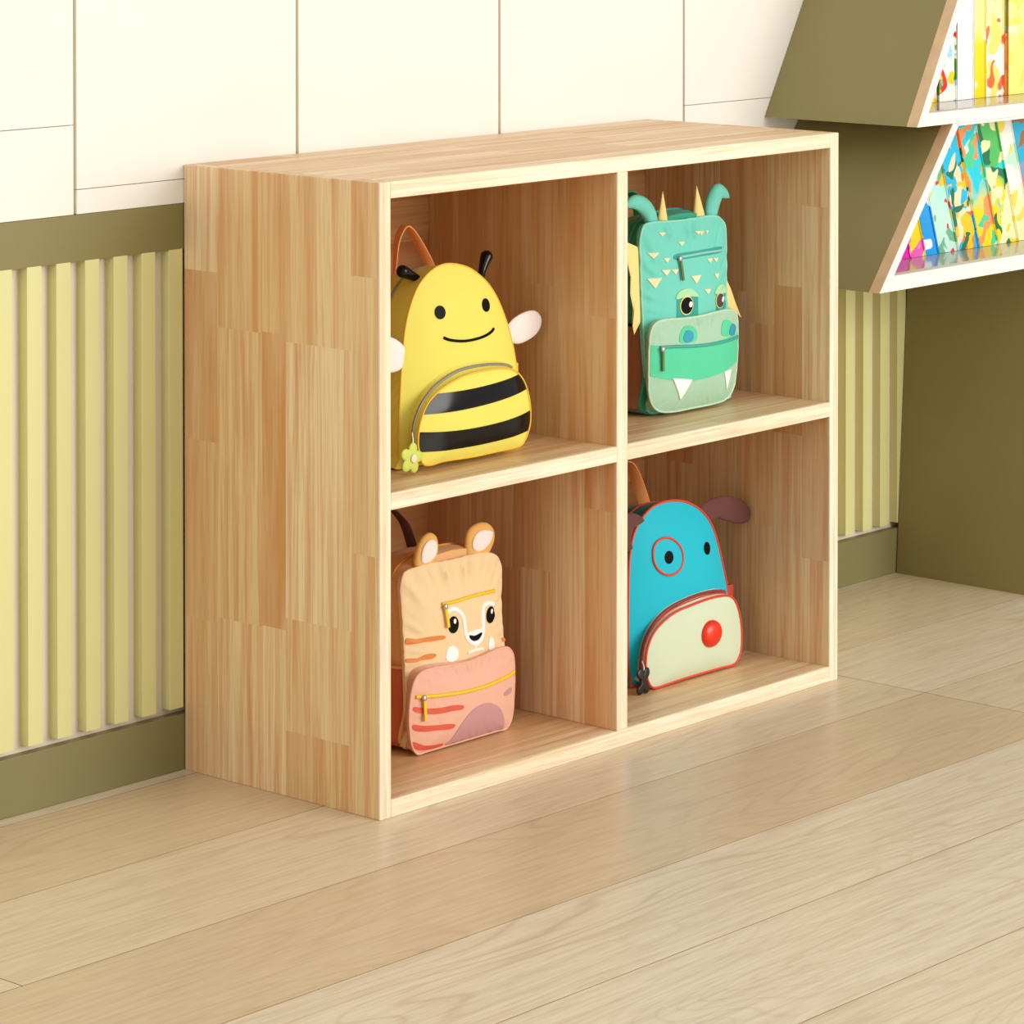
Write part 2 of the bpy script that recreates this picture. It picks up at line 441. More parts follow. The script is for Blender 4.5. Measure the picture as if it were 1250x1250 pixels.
# ================================================================== cube shelf
W, H, T = .9647, .8, .0200
YB = .3565
L_, MID, DK = '#f0dab2', '#dfbb88', '#cb915c'
WZ = wood('rubberwood_vertical', 2, L_, MID, DK)
WX = wood('rubberwood_lengthwise', 0, L_, MID, DK)
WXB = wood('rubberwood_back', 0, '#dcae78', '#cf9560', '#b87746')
cab = thing('cube_shelf', 'light wooden four-compartment cube shelf standing on the floor against the slatted wall', 'shelf')
FR = .02
def side(x0, x1, y1, z0, z1, cols, name, parent):
    box = (x0, x1, .0035, y1, z0, z1); st = []
    for (ya, yb, segs) in cols:
        for (za, zb, tn) in segs: st.append((x0, x1, max(ya, .0035), yb, za, zb, rnd.randint(0, 9)+tn))
    return link(name, stave_board(box, st), WZ, parent)
left = [(.294, YB, [(.663, .8, .12), (.44, .663, .78), (.205, .44, .62), (0, .205, .55)]),
        (.210, .294, [(.592, .8, .50), (.212, .592, .35), (0, .212, .20)]),
        (.167, .210, [(.594, .8, .50), (.214, .594, .92), (0, .214, .12)]),
        (.110, .167, [(.585, .8, .42), (.23, .585, .06), (.085, .23, .30), (0, .085, .72)]),
        (.050, .110, [(.585, .8, .34), (.23, .585, .12), (.085, .23, .28), (0, .085, .42)]),
        (.0004, .050, [(.68, .8, .68), (.33, .68, .40), (0, .33, .30)]),
        (0, .0004, [(0, .8, .02)])]
left[-2] = (0, .050, left[-2][2]); left.pop()
side(0, T, YB, 0, H, left, 'side_panel', cab)
def rand_cols(n, y1, z0, z1, a, b):
    out = []
    for i in range(n):
        segs = []; p = z0; q = z0+rnd.uniform(.08, .4)
        while p < z1-1e-6:
            if z1-q < .1: q = z1
            segs.append((p, q, rnd.uniform(a, b))); p = q; q = p+rnd.uniform(.2, .42)
        out.append((y1*i/n, y1*(i+1)/n, segs))
    return out
side(W-T, W, YB, 0, H, rand_cols(7, YB, 0, H, .05, .85), 'side_panel', cab)
dv = rand_cols(6, YB-.009, .0222, .7788, .15, .9)
side(.4622, .4844, YB-.009, .0222, .7788, dv, 'divider', cab)
def hboard(name, x0, x1, y0, y1, z0, z1, width=.045, front=.0, a=.1, b=.7):
    box = (x0, x1, y0, y1, z0, z1)
    return link(name, stave_board(box, auto_staves(box, 0, 1, width, rnd, a, b, front=front)), WX, cab)
hboard('top_panel', T, W-T, .0035, YB, H-.0212, H)
hboard('bottom_panel', T, W-T, .0035, YB, 0, .0222)
hboard('shelf', T, .4622, .0035, YB-.009, .3872, .4085)
hboard('shelf', .4844, W-T, .0035, YB-.009, .3872, .4085)
box = (T, W-T, YB-.009, YB, .0222, H-.0212)
link('back_panel', stave_board(box, auto_staves(box, 0, 2, .06, rnd, .2, .9)), WXB, cab)
# pale front edges: thin strips in a paler wood colour, facing the room
M_LIP = wood('pale_front_lipping_v', 2, '#f9edd4', '#f3e2c0', '#e2c298', .4)
M_LIPX = wood('pale_front_lipping_h', 0, '#f9edd4', '#f3e2c0', '#e2c298', .4)
def lip(x0, x1, z0, z1, m):
    box = (x0, x1, 0, .0035, z0, z1)
    link('front_lipping', stave_board(box, [(*box, rnd.randint(0, 9)+rnd.uniform(.02, .3))], .0012), m, cab)
lip(0, T, 0, H, M_LIP); lip(W-T, W, 0, H, M_LIP); lip(.4622, .4844, .0222, .7788, M_LIP)
lip(T, W-T, H-.0212, H, M_LIPX); lip(T, W-T, 0, .0222, M_LIPX)
lip(T, .4622, .3872, .4085, M_LIPX); lip(.4844, W-T, .3872, .4085, M_LIPX)

# ================================================================== tree bookshelf
M_TREE = plain('olive_green_board', '#8c8252', .5, var=.03, scale=5, bump=.1)
M_CREAM = plain('cream_front_board', '#f6f0e6', .45, var=.01)
M_PLY = plain('plywood_edge', '#d9bb94', .6, var=.08, scale=30)
M_GLOSS = plain('grey_laminate_shelf', '#b5ad9f', .12, var=.03)
M_INNER = plain('white_inner_board', '#efe8dc', .5, var=.02)
XC = 1.80
tree = thing('tree_bookshelf', 'olive tree-shaped bookshelf with cream front frames standing against the wall right of the cube shelf', 'bookshelf', (0, 0, 0))
FY0, FY1 = .064, .084
def mir(p): return [(2*XC-x, z) for x, z in p][::-1]
def tier(xb, zb, slope, ztop, rail):
    xt = xb+slope*(ztop-zb); w = .0188
    outer = [(xb, zb), (2*XC-xb, zb), (2*XC-xt, ztop), (xt, ztop)]
    zi = zb+rail; ib = xb+slope*rail+w; it = xb+slope*(ztop-.004-zb)+w
    zt = ztop-.004 if rail > .021 else ztop-.02
    it = xb+slope*(zt-zb)+w
    inner = [(ib, zi), (2*XC-ib, zi), (2*XC-it, zt), (it, zt)]
    bm = bmesh.new(); V = {}
    for nm, pts in (('o', outer), ('i', inner)):
        for j, y in enumerate((FY0, FY1)): V[nm, j] = [bm.verts.new((x, y, z)) for x, z in pts]
    for i in range(4):
        j = (i+1) % 4
        for yy in (0, 1): bm.faces.new((V['o', yy][i], V['o', yy][j], V['i', yy][j], V['i', yy][i]))
        f = bm.faces.new((V['o', 0][i], V['o', 1][i], V['o', 1][j], V['o', 0][j])); f.material_index = 1
        f = bm.faces.new((V['i', 0][i], V['i', 1][i], V['i', 1][j], V['i', 0][j])); f.material_index = 0
    o = link('front_frame', bm, [M_CREAM, M_PLY], tree)
    o['label'] = 'cream front board with plywood edges'
    # slanted sides
    th = .017
    for m in (False, True):
        p = [(xb, zb), (xb+th, zb), (xt+th, ztop), (xt, ztop)]
        if m: p = mir(p)
        link('side_panel', extrude_poly(p, FY1, D-.0015), M_TREE, tree)
    p = [(xb+th, zb), (2*XC-xb-th, zb), (2*XC-xb-th-slope*(rail-.003), zb+rail-.003), (xb+th+slope*(rail-.003), zb+rail-.003)]
    link('bottom_board', extrude_poly(p, FY1, D-.0015), M_TREE, tree)
    sx = xb+th+slope*rail+.001
    bm = bmesh.new(); add_box(bm, sx, 2*XC-sx, FY0+.003, D-.006, zi-.003, zi, 0)
    o = link('shelf', extrude_poly([(sx, zi-.003), (2*XC-sx, zi-.003), (2*XC-sx, zi), (sx, zi)], FY1, D-.006), M_GLOSS, tree); bm.free()
    o['label'] = 'glossy grey shelf surface'
    p = [(xb+th+slope*rail+.003, zi), (2*XC-xb-th-slope*rail-.003, zi), (2*XC-xt-th-.001, ztop-.001), (xt+th+.001, ztop-.001)]
    link('back_panel', extrude_poly(p, D-.006, D-.0015), M_INNER, tree)
    return zi
z2 = tier(1.157, .540, .794, .7846, .0230)
z1 = tier(1.2547, .7850, .565, 1.10, .0200)
bm = extrude_poly([(1.36+.02, 1.10), (2*XC-1.38, 1.10), (2*XC-1.38, 1.118), (1.38, 1.118)], FY0, D-.0015); link('top_board', bm, M_TREE, tree)
link('trunk', extrude_poly([(1.6165, 0), (2*XC-1.6165, 0), (2*XC-1.649, .5398), (1.649, .5398)], .082, D-.0022), M_TREE, tree)

# ------------------------------------------------------------------ books
def book(x, wd, h, lean, z, y0, y1, mats, name, label, group, page_top=True):
    """a closed book standing on edge, spine to the room, lower left corner at x; lean>0 tips its top to the left"""
    t = thing('picture_book', label, 'book', (x, y0, z), group)
    ca, sa = math.cos(lean), math.sin(lean)
    def tf(bm, x0, lift):
        for v in bm.verts:
            X, Z = v.co.x, v.co.z; v.co.x = x0+X-Z*sa; v.co.z = lift+Z*ca
        return bm
    dep = y1-y0
    wd0 = wd  # soft-cover books slump sideways and keep their feet flat
    c = bmesh.new(); ct = .0016
    add_box(c, 0, ct, 0, dep, 0, h, 0); add_box(c, wd0-ct, wd0, 0, dep, 0, h, 0)
    sp = [(0+.0, .003), (wd0*.12, .0009), (wd0*.5, 0), (wd0*.88, .0009), (wd0, .003), (wd0, .0045), (0, .0045)]
    a = [c.verts.new((px, py, 0)) for px, py in sp]; b = [c.verts.new((px, py, h)) for px, py in sp]
    c.faces.new(a); c.faces.new(b)
    for i in range(len(sp)): c.faces.new((a[i], a[(i+1) % 7], b[(i+1) % 7], b[i]))
    link('cover', tf(c, 0, 0.0004), mats, t)
    p = bmesh.new(); add_box(p, ct+.0002, wd0-ct-.0002, .0047, dep-.004, .003, h-.003, 0)
    link('pages', tf(p, 0, 0.0004), M_PAGE, t)
    return t
M_PAGE = plain('book_pages', '#f4ecd8', .8)
P1 = 'picture books leaning on the lower tier of the tree bookshelf'; P2 = 'picture books upright on the upper tier of the tree bookshelf'
low = [(1.352, 1.393, .14, ('#f020c0', '#e810b8', ['#ffe020', '#fff0f8'], .7), 'magenta picture book with yellow blots, lowest left in the leaning row'),
       (1.393, 1.4335, .175, ('#f8e820', '#f0d810', ['#f060c0', '#fff8a0'], .3), 'narrow yellow and pink picture book leaning just right of the magenta one'),
       (1.4335, 1.470, .21, ('#18a8f0', '#10a0f0', ['#f8e030', '#f4fbff'], .5), 'bright blue picture book with yellow flowers leaning in the lower tier'),
       (1.470, 1.525, .22, ('#a8f4ee', '#c8f0e4', ['#f0d040', '#e02828', '#70b890'], .1), 'pale aqua picture book with a red flower leaning in the lower tier'),
       (1.525, 1.585, .222, ('#10c8f4', '#28b8f0', ['#ff7a18', '#f8e8c0', '#ffd020', '#207858'], .6), 'cyan picture book with orange and green blots leaning in the lower tier'),
       (1.585, 1.640, .222, ('#18d8f0', '#ffe010', ['#d8f8e8', '#50d8a0', '#f8a060'], .4), 'turquoise-topped yellow picture book leaning in the lower tier'),
       (1.640, 1.699, .222, ('#58c868', '#ffe214', ['#30e0d8', '#187850', '#f8f4c0'], .5), 'green-topped yellow picture book with dark green blots leaning in the lower tier'),
       (1.699, 1.742, .222, ('#f4fbf4', '#f6f4b8', ['#c8f0d8', '#f8e060'], .3), 'pale white and yellow picture book leaning beyond the green-topped one in the lower tier'),
       (1.742, 1.79, .222, ('#20b8e8', '#f86020', ['#a07040', '#f8f0e0'], .4), 'blue and orange picture book at the far right of the lower tier')]
for i, (a, b, h, (t_, b_, ac, am), lab) in enumerate(low):
    m = printed('book_print_%s' % 'abcdefghi'[i], t_, b_, ac, .0, .19, 3.1+i*2.7, 20, am)
    book(a, b-a-.0012, h, .315, z2, .170, .33, m, 'picture_book', lab, P1)
up = [(1.420, 1.467, .19, 0, ('#fffdf8', '#fffaf2', ['#ffe020'], .1), 'plain white picture book at the left end of the upper tier'),
      (1.474, 1.525, .20, .03, ('#fffdf8', '#fffdf4', ['#f02818', '#ffd818', '#58a838', '#a8e0f8'], .45), 'white picture book with red and yellow flowers in the upper tier'),
      (1.525, 1.574, .22, 0, ('#ffffff', '#ffffff', ['#f8f8f4'], .1), 'plain glossy white picture book beside the yellow one in the upper tier'),
      (1.574, 1.608, .22, 0, ('#fff6a0', '#ffe410', ['#fffce0'], .3), 'bright yellow narrow picture book in the upper tier'),
      (1.608, 1.661, .21, 0, ('#fbf8b8', '#fffdf2', ['#f8e878', '#f87040'], .25), 'cream picture book with orange blots near its foot in the upper tier'),
      (1.661, 1.6725, .102, 0, ('#e08828', '#d07818', ['#c06010'], .1), 'short thin orange picture book in the upper tier'),
      (1.673, 1.76, .205, 0, ('#f8f4a0', '#fcf488', ['#faf8cc', '#f8e870'], .5), 'thick pale yellow picture book right of the thin orange one')]
for i, (a, b, h, ln, (t_, b_, ac, am), lab) in enumerate(up):
    m = printed('book_print_%s' % 'jklmnop'[i], t_, b_, ac, .0, .20, 41.3+i*3.3, 22, am)
    book(a, b-a-.0012, h, ln, z1, .174, .33, m, 'picture_book', lab, P2)

# outlines of the backpacks' pieces, in metres from each bag's foot (x to the right, z up)
DATA = {
 'bee': {
  'body': [(-.1057,.0299),(-.1048,.0559),(-.1027,.0904),(-.0997,.1307),(-.0971,.1536),(-.0929,.1822),(-.0836,.2102),(-.0687,.2349),(-.0495,.2506),(-.0281,.2588),(-.0065,.2597),(.0196,.2543),(.0416,.2448),(.0681,.2259),(.0882,.2015),(.1039,.1729),(.1129,.1509),(.1192,.1322),(.1246,.1075),(.1282,.0739),(.1292,.0406),(.1264,.0199)],
  'pocket_front': [(-.0968,.0125),(-.1031,.0278),(-.1052,.0425),(-.1009,.065),(-.0883,.0866),(-.0692,.1002),(-.0435,.1101),(-.0133,.1168),(.0215,.1186),(.0568,.1174),(.0791,.1127),(.0947,.1025),(.106,.0863),(.1128,.0645),(.1141,.0434),(.1105,.0289),(.1015,.0151),(.088,.0094),(.0303,.0083),(-.0003,.008),(-.0564,.0098),(-.082,.0081)],
  'pocket_base': [(-.0838,.024),(-.088,.0367),(-.0902,.0609),(-.079,.0885),(-.064,.1104),(-.0425,.1243),(-.019,.1321),(.0152,.1341),(.0524,.1305),(.0913,.1215),(.1157,.1119),(.131,.0947),(.1355,.07)],
  'stripe_up': [(-.0928,.0792),(-.081,.0908),(-.0597,.1035),(-.021,.1),(.0225,.0977),(.0623,.0991),(.0868,.1027),(.0971,.0911),(.1007,.0793),(.0756,.0758),(.0313,.0733),(-.021,.0725),(-.064,.0756)],
  'stripe_low': [(-.1105,.0282),(-.1105,.0397),(-.1084,.0518),(-.064,.0477),(-.021,.0462),(.0225,.0461),(.0667,.0493),(.1048,.0519),(.1043,.038),(.0971,.027),(.049,.0244),(.005,.0234),(-.0512,.0245),(-.0852,.0256)],
  'eyes': [(-.0406,.2003),(.0515,.2003)],
  'mouth': [(-.0377,.167),(-.0283,.1634),(-.0143,.1605),(.0026,.1587),(.0204,.1588),(.0393,.1604),(.0523,.163),(.0598,.1656),(.0636,.168)],
  'wingR': [(.1241,.1619),(.1377,.171),(.1559,.1766),(.1789,.1773),(.1927,.1682),(.1936,.1559),(.1835,.1448),(.1651,.1377),(.1468,.1352),(.1309,.1379)],
  'wingL': [(-.1005,.1631),(-.1068,.1363),(-.1236,.1376),(-.1235,.1792)],
  'ant': [(-.0495,.2327),(-.0623,.2457),(-.0759,.2528),(.0681,.2406),(.077,.2517),(.0859,.2568)],
  'handle': [(.0141,.2372),(.0116,.2885),(.0264,.2993),(.0395,.2921),(.0615,.269),(.0814,.2445)],
  'zipmain': [(-.0668,.2127),(-.0476,.2343),(-.0132,.2517),(.0128,.2546),(.0303,.253)],
  'flower': [(-.1209,.0222)],
  'strapR': [(.1436,.1198),(.1573,.1192),(.1609,.0921),(.1481,.0996)],
 },
 'dog': {
  'body': [(-.0991,.0014),(-.1131,.0166),(-.1175,.037),(-.1176,.0762),(-.1168,.1321),(-.1155,.171),(-.1125,.1929),(-.1046,.2183),(-.0884,.2369),(-.0642,.2507),(-.0375,.2547),(-.0106,.2531),(.0165,.2463),(.0439,.2328),(.0646,.2154),(.0785,.1961),(.0901,.1698),(.0985,.1454),(.1056,.124),(.1112,.1028),(.1183,.0639),(.1208,.02),(.1185,-.0057)],
  'pocket_front': [(-.0939,.0018),(-.1058,.0104),(-.1128,.0271),(-.1137,.0468),(-.1085,.0654),(-.0962,.0814),(-.0764,.0933),(-.0476,.1025),(-.0117,.1063),(.0246,.1087),(.0567,.1082),(.0798,.1038),(.0928,.0915),(.1013,.0714),(.1055,.0476),(.1046,.0247),(.0986,.0114),(.087,.0034),(.0569,.004),(.0111,.0043),(-.034,.0041),(-.0696,.0017)],
  'pocket_base': [(-.1,.0222),(-.0992,.0433),(-.0948,.0652),(-.085,.0864),(-.0695,.104),(-.0467,.1161),(-.0172,.1227),(.0197,.125),(.0567,.1212),(.0823,.1134),(.1104,.1001),(.123,.0806),(.1301,.0474)],
  'eyes': [(-.0464,.1792),(.0463,.1772)],
  'patch': [(-.0766,.1834),(-.0749,.1956),(-.0665,.2041),(-.0523,.2071),(-.0383,.2043),(-.0247,.1954),(-.0169,.1831),(-.0169,.1691),(-.024,.159),(-.038,.1542),(-.0534,.1556),(-.067,.1632),(-.0744,.1733)],
  'nose': [(.0218,.0604)],
  'earR': [(.0499,.2314),(.0627,.2382),(.0811,.2421),(.1044,.2428),(.1324,.2376),(.156,.2274),(.1703,.2151),(.1736,.2044),(.1679,.1965),(.1537,.1943),(.1325,.1981),(.1091,.2062),(.0858,.2132),(.0697,.2161)],
  'earL': [(-.1292,.2571),(-.114,.2451),(-.1087,.2345),(-.1183,.222),(-.1218,.21),(-.1165,.2003),(-.1305,.2013)],
  'handle': [(.0028,.2878),(.0149,.2717),(.0286,.2408),(.0467,.2382)],
  'zipmain': [(-.0725,.2434),(-.0526,.251),(-.0214,.2521),(.0011,.2494)],
  'bone': [(-.1246,.0172)],
  'strapR': [(.1335,.1143),(.1448,.1136),(.1514,.0845),(.1392,.0894)],
 },
 'tiger': {
  'body': [(-.0476,.0047),(-.0539,.0261),(-.0559,.0494),(-.0571,.0783),(-.0596,.1188),(-.0629,.1651),(-.0661,.2029),(-.0678,.2231),(-.0628,.2366),(-.0474,.2413),(-.0119,.2427),(.0263,.241),(.0649,.2416),(.0952,.2403),(.1149,.2349),(.1268,.2236),(.129,.2026),(.1281,.1762),(.1294,.1495),(.132,.1254),(.1356,.1011),(.1391,.071),(.1426,.0407),(.1413,.0114),(.1303,-.0101)],
  'pocket_front': [(-.042,-.0045),(-.0607,.0027),(-.071,.0162),(-.0751,.0341),(-.0764,.0571),(-.0739,.0794),(-.0681,.0982),(-.0544,.11),(-.0272,.1113),(.0065,.1089),(.0406,.1077),(.0751,.111),(.1056,.1144),(.121,.1102),(.1285,.0971),(.1302,.0703),(.1285,.0412),(.1254,.0182),(.1144,.0027),(.0969,-.0056),(.0664,-.0083),(.0277,-.0108),(-.0105,-.0103)],
  'pocket_base': [(-.0544,.0205),(-.0572,.0496),(-.0562,.0781),(-.0534,.1036),(-.0422,.1135),(-.0176,.1156),(.0176,.1119),(.0605,.1091),(.099,.1105),(.1347,.1096),(.1444,.0996),(.148,.0812),(.1502,.0393),(.1425,-.0005),(.1214,-.0143)],
  'eyes': [(.0195,.1592),(.0972,.1588)],
  'browline': [(.0088,.1774),(.0196,.1799),(.03,.1761),(.0391,.1665),(.0415,.1546),(.0441,.1411),(.0517,.1311),(.0642,.1259),(.0754,.1297),(.0803,.1419),(.0793,.1596),(.0806,.1725),(.0919,.1754),(.1055,.1715)],
  'nose': [(.0509,.1362),(.0745,.1342),(.0721,.1288),(.0629,.1276),(.0553,.1304)],
  'snout': [(.0444,.1512),(.0517,.1331),(.0629,.127),(.0744,.1313),(.0793,.1464),(.0698,.1424),(.0584,.1424)],
  'mouthv': [(.0633,.1275),(.0632,.1144)],
  'mouthh': [(.0474,.113),(.0632,.1136),(.0799,.1113)],
  'cheekL': [(.0054,.1233),(.0094,.1298),(.0176,.131),(.0268,.1253),(.0285,.1163),(.0226,.111),(.0115,.1113),(.0054,.1161)],
  'cheekR': [(.0914,.1164),(.0952,.1273),(.1011,.1276),(.1058,.1193),(.1044,.1114),(.0963,.1101)],
  's1': [(-.0608,.1534),(-.046,.1503),(-.0253,.1502),(-.0026,.1486),(.0045,.1454),(-.0026,.1431),(-.0288,.1441),(-.0459,.1445),(-.0604,.1453)],
  's2': [(-.0597,.1263),(-.0456,.1238),(-.0304,.1276),(-.017,.1267),(-.0125,.1239),(-.0195,.1205),(-.0372,.1209),(-.0456,.1198),(-.059,.121)],
  's3': [(.1276,.1205),(.1347,.1196),(.1356,.1153),(.1286,.1159)],
  'zip': [(-.0014,.1899),(.0248,.189),(.0636,.1906),(.1056,.1897)],
  'pull': [(.0024,.1864),(.0063,.1583)],
  'pzip': [(-.0668,.0806),(-.0249,.0766),(.0156,.0736),(.0497,.073),(.0867,.0751),(.1277,.0782)],
  'ppull': [(-.057,.0784),(-.0562,.0484)],
  'p1': [(-.0698,.0681),(-.0506,.0632),(-.0253,.0604),(-.0058,.0598),(.0139,.0562),(.0126,.0512),(-.0059,.0524),(-.0291,.0531),(-.0507,.0561),(-.0693,.0618)],
  'p2': [(-.0713,.045),(-.054,.0409),(-.029,.0381),(-.0056,.035),(-.0005,.0314),(-.0092,.0287),(-.0362,.0319),(-.0538,.0331),(-.0705,.0377)],
  'p3': [(-.0705,.0219),(-.056,.0152),(-.0338,.0112),(-.0171,.0101),(-.0187,.0059),(-.0361,.0057),(-.0549,.0082),(-.069,.0129)],
  'belly': [(-.0089,-.005),(-.0024,.0126),(.0112,.0306),(.0317,.0455),(.0535,.0506),(.072,.0478),(.0911,.0365),(.1025,.0177),(.1042,.0005),(.0942,-.005),(.0617,-.0079),(.0268,-.009)],
  'pr1': [(.0998,.0542),(.1081,.0583),(.1214,.0582),(.119,.0523),(.1071,.0508)],
  'earL': [(-.0355,.2408),(-.0339,.2592),(-.0242,.2764),(-.0095,.2837),(.004,.2793),(.0091,.2669),(.0065,.25),(-.0053,.2403),(-.0159,.2376)],
  'earLi': [(-.0265,.2474),(-.0277,.2605),(-.0202,.2723),(-.0075,.2755),(.0017,.2689),(.0,.2547),(-.0118,.2465)],
  'earR': [(.0681,.2379),(.0646,.2613),(.0715,.2763),(.0911,.2821),(.1107,.2783),(.1217,.2657),(.1195,.2499),(.1063,.2387),(.0932,.2369)],
  'earRi': [(.0736,.2505),(.0727,.2608),(.0823,.2711),(.0997,.2719),(.1128,.2664),(.1075,.254),(.0962,.247),(.0844,.245)],
  'backtop': [(-.056,.2527),(-.0302,.2564),(-.0008,.2556),(.0417,.2548),(.0718,.2501),(.0913,.2412)],
  'handle': [(.0386,.2916),(.0565,.2711),(.0672,.2488),(.078,.2293)],
 },
 'dragon': {
  'body': [(-.0665,.0247),(-.0724,.0572),(-.0784,.0953),(-.0825,.1361),(-.0857,.1767),(-.0876,.2201),(-.0885,.2518),(-.0849,.2673),(-.075,.2742),(-.05,.2749),(-.011,.2731),(.0355,.273),(.0732,.2733),(.0946,.2674),(.1046,.2538),(.1066,.2167),(.1067,.1811),(.1082,.1513),(.1126,.1213),(.1189,.082),(.1214,.0371),(.1143,.0142)],
  'pocket_front': [(-.0649,.0097),(-.083,.0201),(-.0912,.0383),(-.0921,.0643),(-.0913,.0986),(-.0877,.124),(-.0764,.1357),(-.056,.1385),(-.0193,.1363),(.0225,.1354),(.0601,.1373),(.0886,.1373),(.1067,.131),(.1106,.1113),(.1102,.0759),(.1069,.0467),(.1007,.0237),(.0841,.0095),(.0509,.0048),(.0041,.0048),(-.0329,.0051)],
  'pocket_base': [(-.0691,.0309),(-.0726,.0601),(-.0744,.1037),(-.0716,.1295),(-.0595,.1394),(-.0242,.1391),(.0207,.1379),(.0604,.138),(.1046,.1377),(.126,.1317),(.129,.1076),(.1262,.0663),(.1161,.0261)],
  'band': [(-.0819,.0978),(-.0528,.0937),(-.0012,.091),(.0461,.0907),(.109,.0932),(.1066,.0705),(.1024,.0458),(.0631,.0439),(.0183,.0454),(-.0236,.0504),(-.0605,.0579),(-.0838,.065)],
  'pzip': [(-.0756,.1024),(-.0447,.1006),(-.0006,.0967),(.0462,.0953),(.1089,.0968)],
  'ppull': [(-.0731,.0999),(-.0723,.0688)],
  'tooth': [(-.0521,.0564),(-.011,.0501),(-.0326,.0232)],
  'toothR': [(.0845,.044),(.1025,.0449),(.1017,.0385),(.0907,.0192)],
  'nosL': [(-.0359,.1055),(-.0319,.1187),(-.0178,.1261),(-.0021,.1245),(.0049,.1161),(.0022,.107),(-.0066,.1031)],
  'nosLi': [(-.0279,.112),(-.021,.1189),(-.0112,.1198),(-.0047,.1143),(-.0083,.1062),(-.0191,.1037),(-.0269,.1062)],
  'nosRi': [(.0793,.1066),(.086,.116),(.0957,.1177),(.1002,.1098),(.0952,.1022),(.0853,.102)],
  'eyeL': [(-.0221,.138),(-.0218,.167),(.0254,.1629),(.0259,.1339)],
  'lidL': [(-.0235,.1642),(-.0193,.1725),(-.0091,.1765),(.0034,.1767),(.0163,.1725),(.0245,.1653),(.0254,.1629),(-.0001,.1657)],
  'pupil': [(.0008,.1508),(.0095,.1508)],
  'pupil_o': [(-.014,.1508),(-.0105,.1601),(-.0015,.1635),(.0091,.1619),(.016,.1545),(.0165,.1457),(.0105,.139),(-.0001,.1381),(-.0091,.1425)],
  'eyeR': [(.0715,.1353),(.072,.1617),(.1022,.161),(.1005,.1347)],
  'lidR': [(.0691,.162),(.0732,.1704),(.0845,.1741),(.0985,.1697),(.103,.1609)],
  'pupilR': [(.0737,.1497),(.0793,.1594),(.0911,.1594),(.0943,.1502),(.089,.1405),(.0787,.1388)],
  'zip': [(-.0181,.223),(.0155,.2234),(.0483,.2242),(.0847,.2236)],
  'pull': [(-.015,.2213),(-.0109,.19)],
  'tri': [(-.077,.2341),(-.0577,.2335),(-.0668,.2255),(-.0507,.2605),(-.0361,.2598),(-.0439,.2551),(-.0485,.2244),(-.0345,.2239),(-.0416,.2179),(-.0529,.208),(-.0351,.2074),(-.0434,.1993),(-.033,.207),(-.0167,.2063),(-.0246,.1994),(-.0783,.1977),(-.0524,.1973),(-.0643,.1829),(-.0117,.2444),(.0013,.2439),(-.0057,.238),(.0107,.1938),(.033,.193),(.0224,.1818),(.0277,.2563),(.0388,.256),(.0326,.251),(.0381,.255),(.0493,.2547),(.0429,.2487),(.0507,.2548),(.0619,.2545),(.0555,.2485),(.049,.2149),(.0627,.2143),(.0559,.2083),(.0643,.2143),(.0776,.2137),(.0711,.2077),(.0404,.1718),(.0568,.1709),(.0493,.1639),(.0662,.1917),(.0806,.1909),(.0739,.1838)],
  'spikes': [(-.0409,.2734),(-.0272,.3167),(-.0161,.2719),(.041,.2729),(.0503,.3186),(.0698,.2735)],
  'hornL': [(-.0603,.272),(-.0694,.2823),(-.083,.2921),(-.0965,.2998),(-.1046,.2976),(-.1055,.3083),(-.0943,.314),(-.074,.3101),(-.0581,.3002),(-.0467,.2862),(-.0394,.2725)],
  'hornR': [(.0718,.2743),(.0732,.2925),(.0798,.3082),(.0931,.3139),(.1122,.3107),(.1266,.303),(.128,.2949),(.1146,.2957),(.1036,.2894),(.097,.2802),(.0932,.2687)],
  'wingL': [(-.119,.2539),(-.0984,.2446),(-.0912,.2204),(-.0893,.1886),(-.0839,.165),(-.0847,.1378),(-.0982,.12),(-.1018,.1324),(-.0992,.1523),(-.1073,.1789),(-.1064,.2018),(-.1145,.2255)],
  'wingR': [(.1299,.1772),(.141,.1597),(.1517,.1392),(.1663,.1143),(.1517,.1242),(.13,.1384)],
  'backtop': [(-.057,.2814),(-.0186,.284),(.0277,.2831),(.0699,.2782),(.0935,.2688)],
  'side': [(-.0568,.1286),(-.0184,.1251),(-.0566,-.0024),(-.009,-.0055)],
 },
}

# ================================================================== backpacks
SH = .4085; BT = .0222
M_BLACK = plain('black_gloss_vinyl', '#080606', .14, var=.0, spec=.3)
M_INK = plain('black_print', '#080606', .5, var=.0, spec=.12)
M_WHITE = plain('white_print', '#fdfaf6', .55, var=.01)
M_WFELT = fabric('white_felt', '#f6eeea')
M_METAL = plain('zip_metal', '#c9c6c2', .3, .8, var=.1, scale=60)
M_GREY = plain('grey_zip_tape', '#8d877c', .5, var=.15, scale=300)

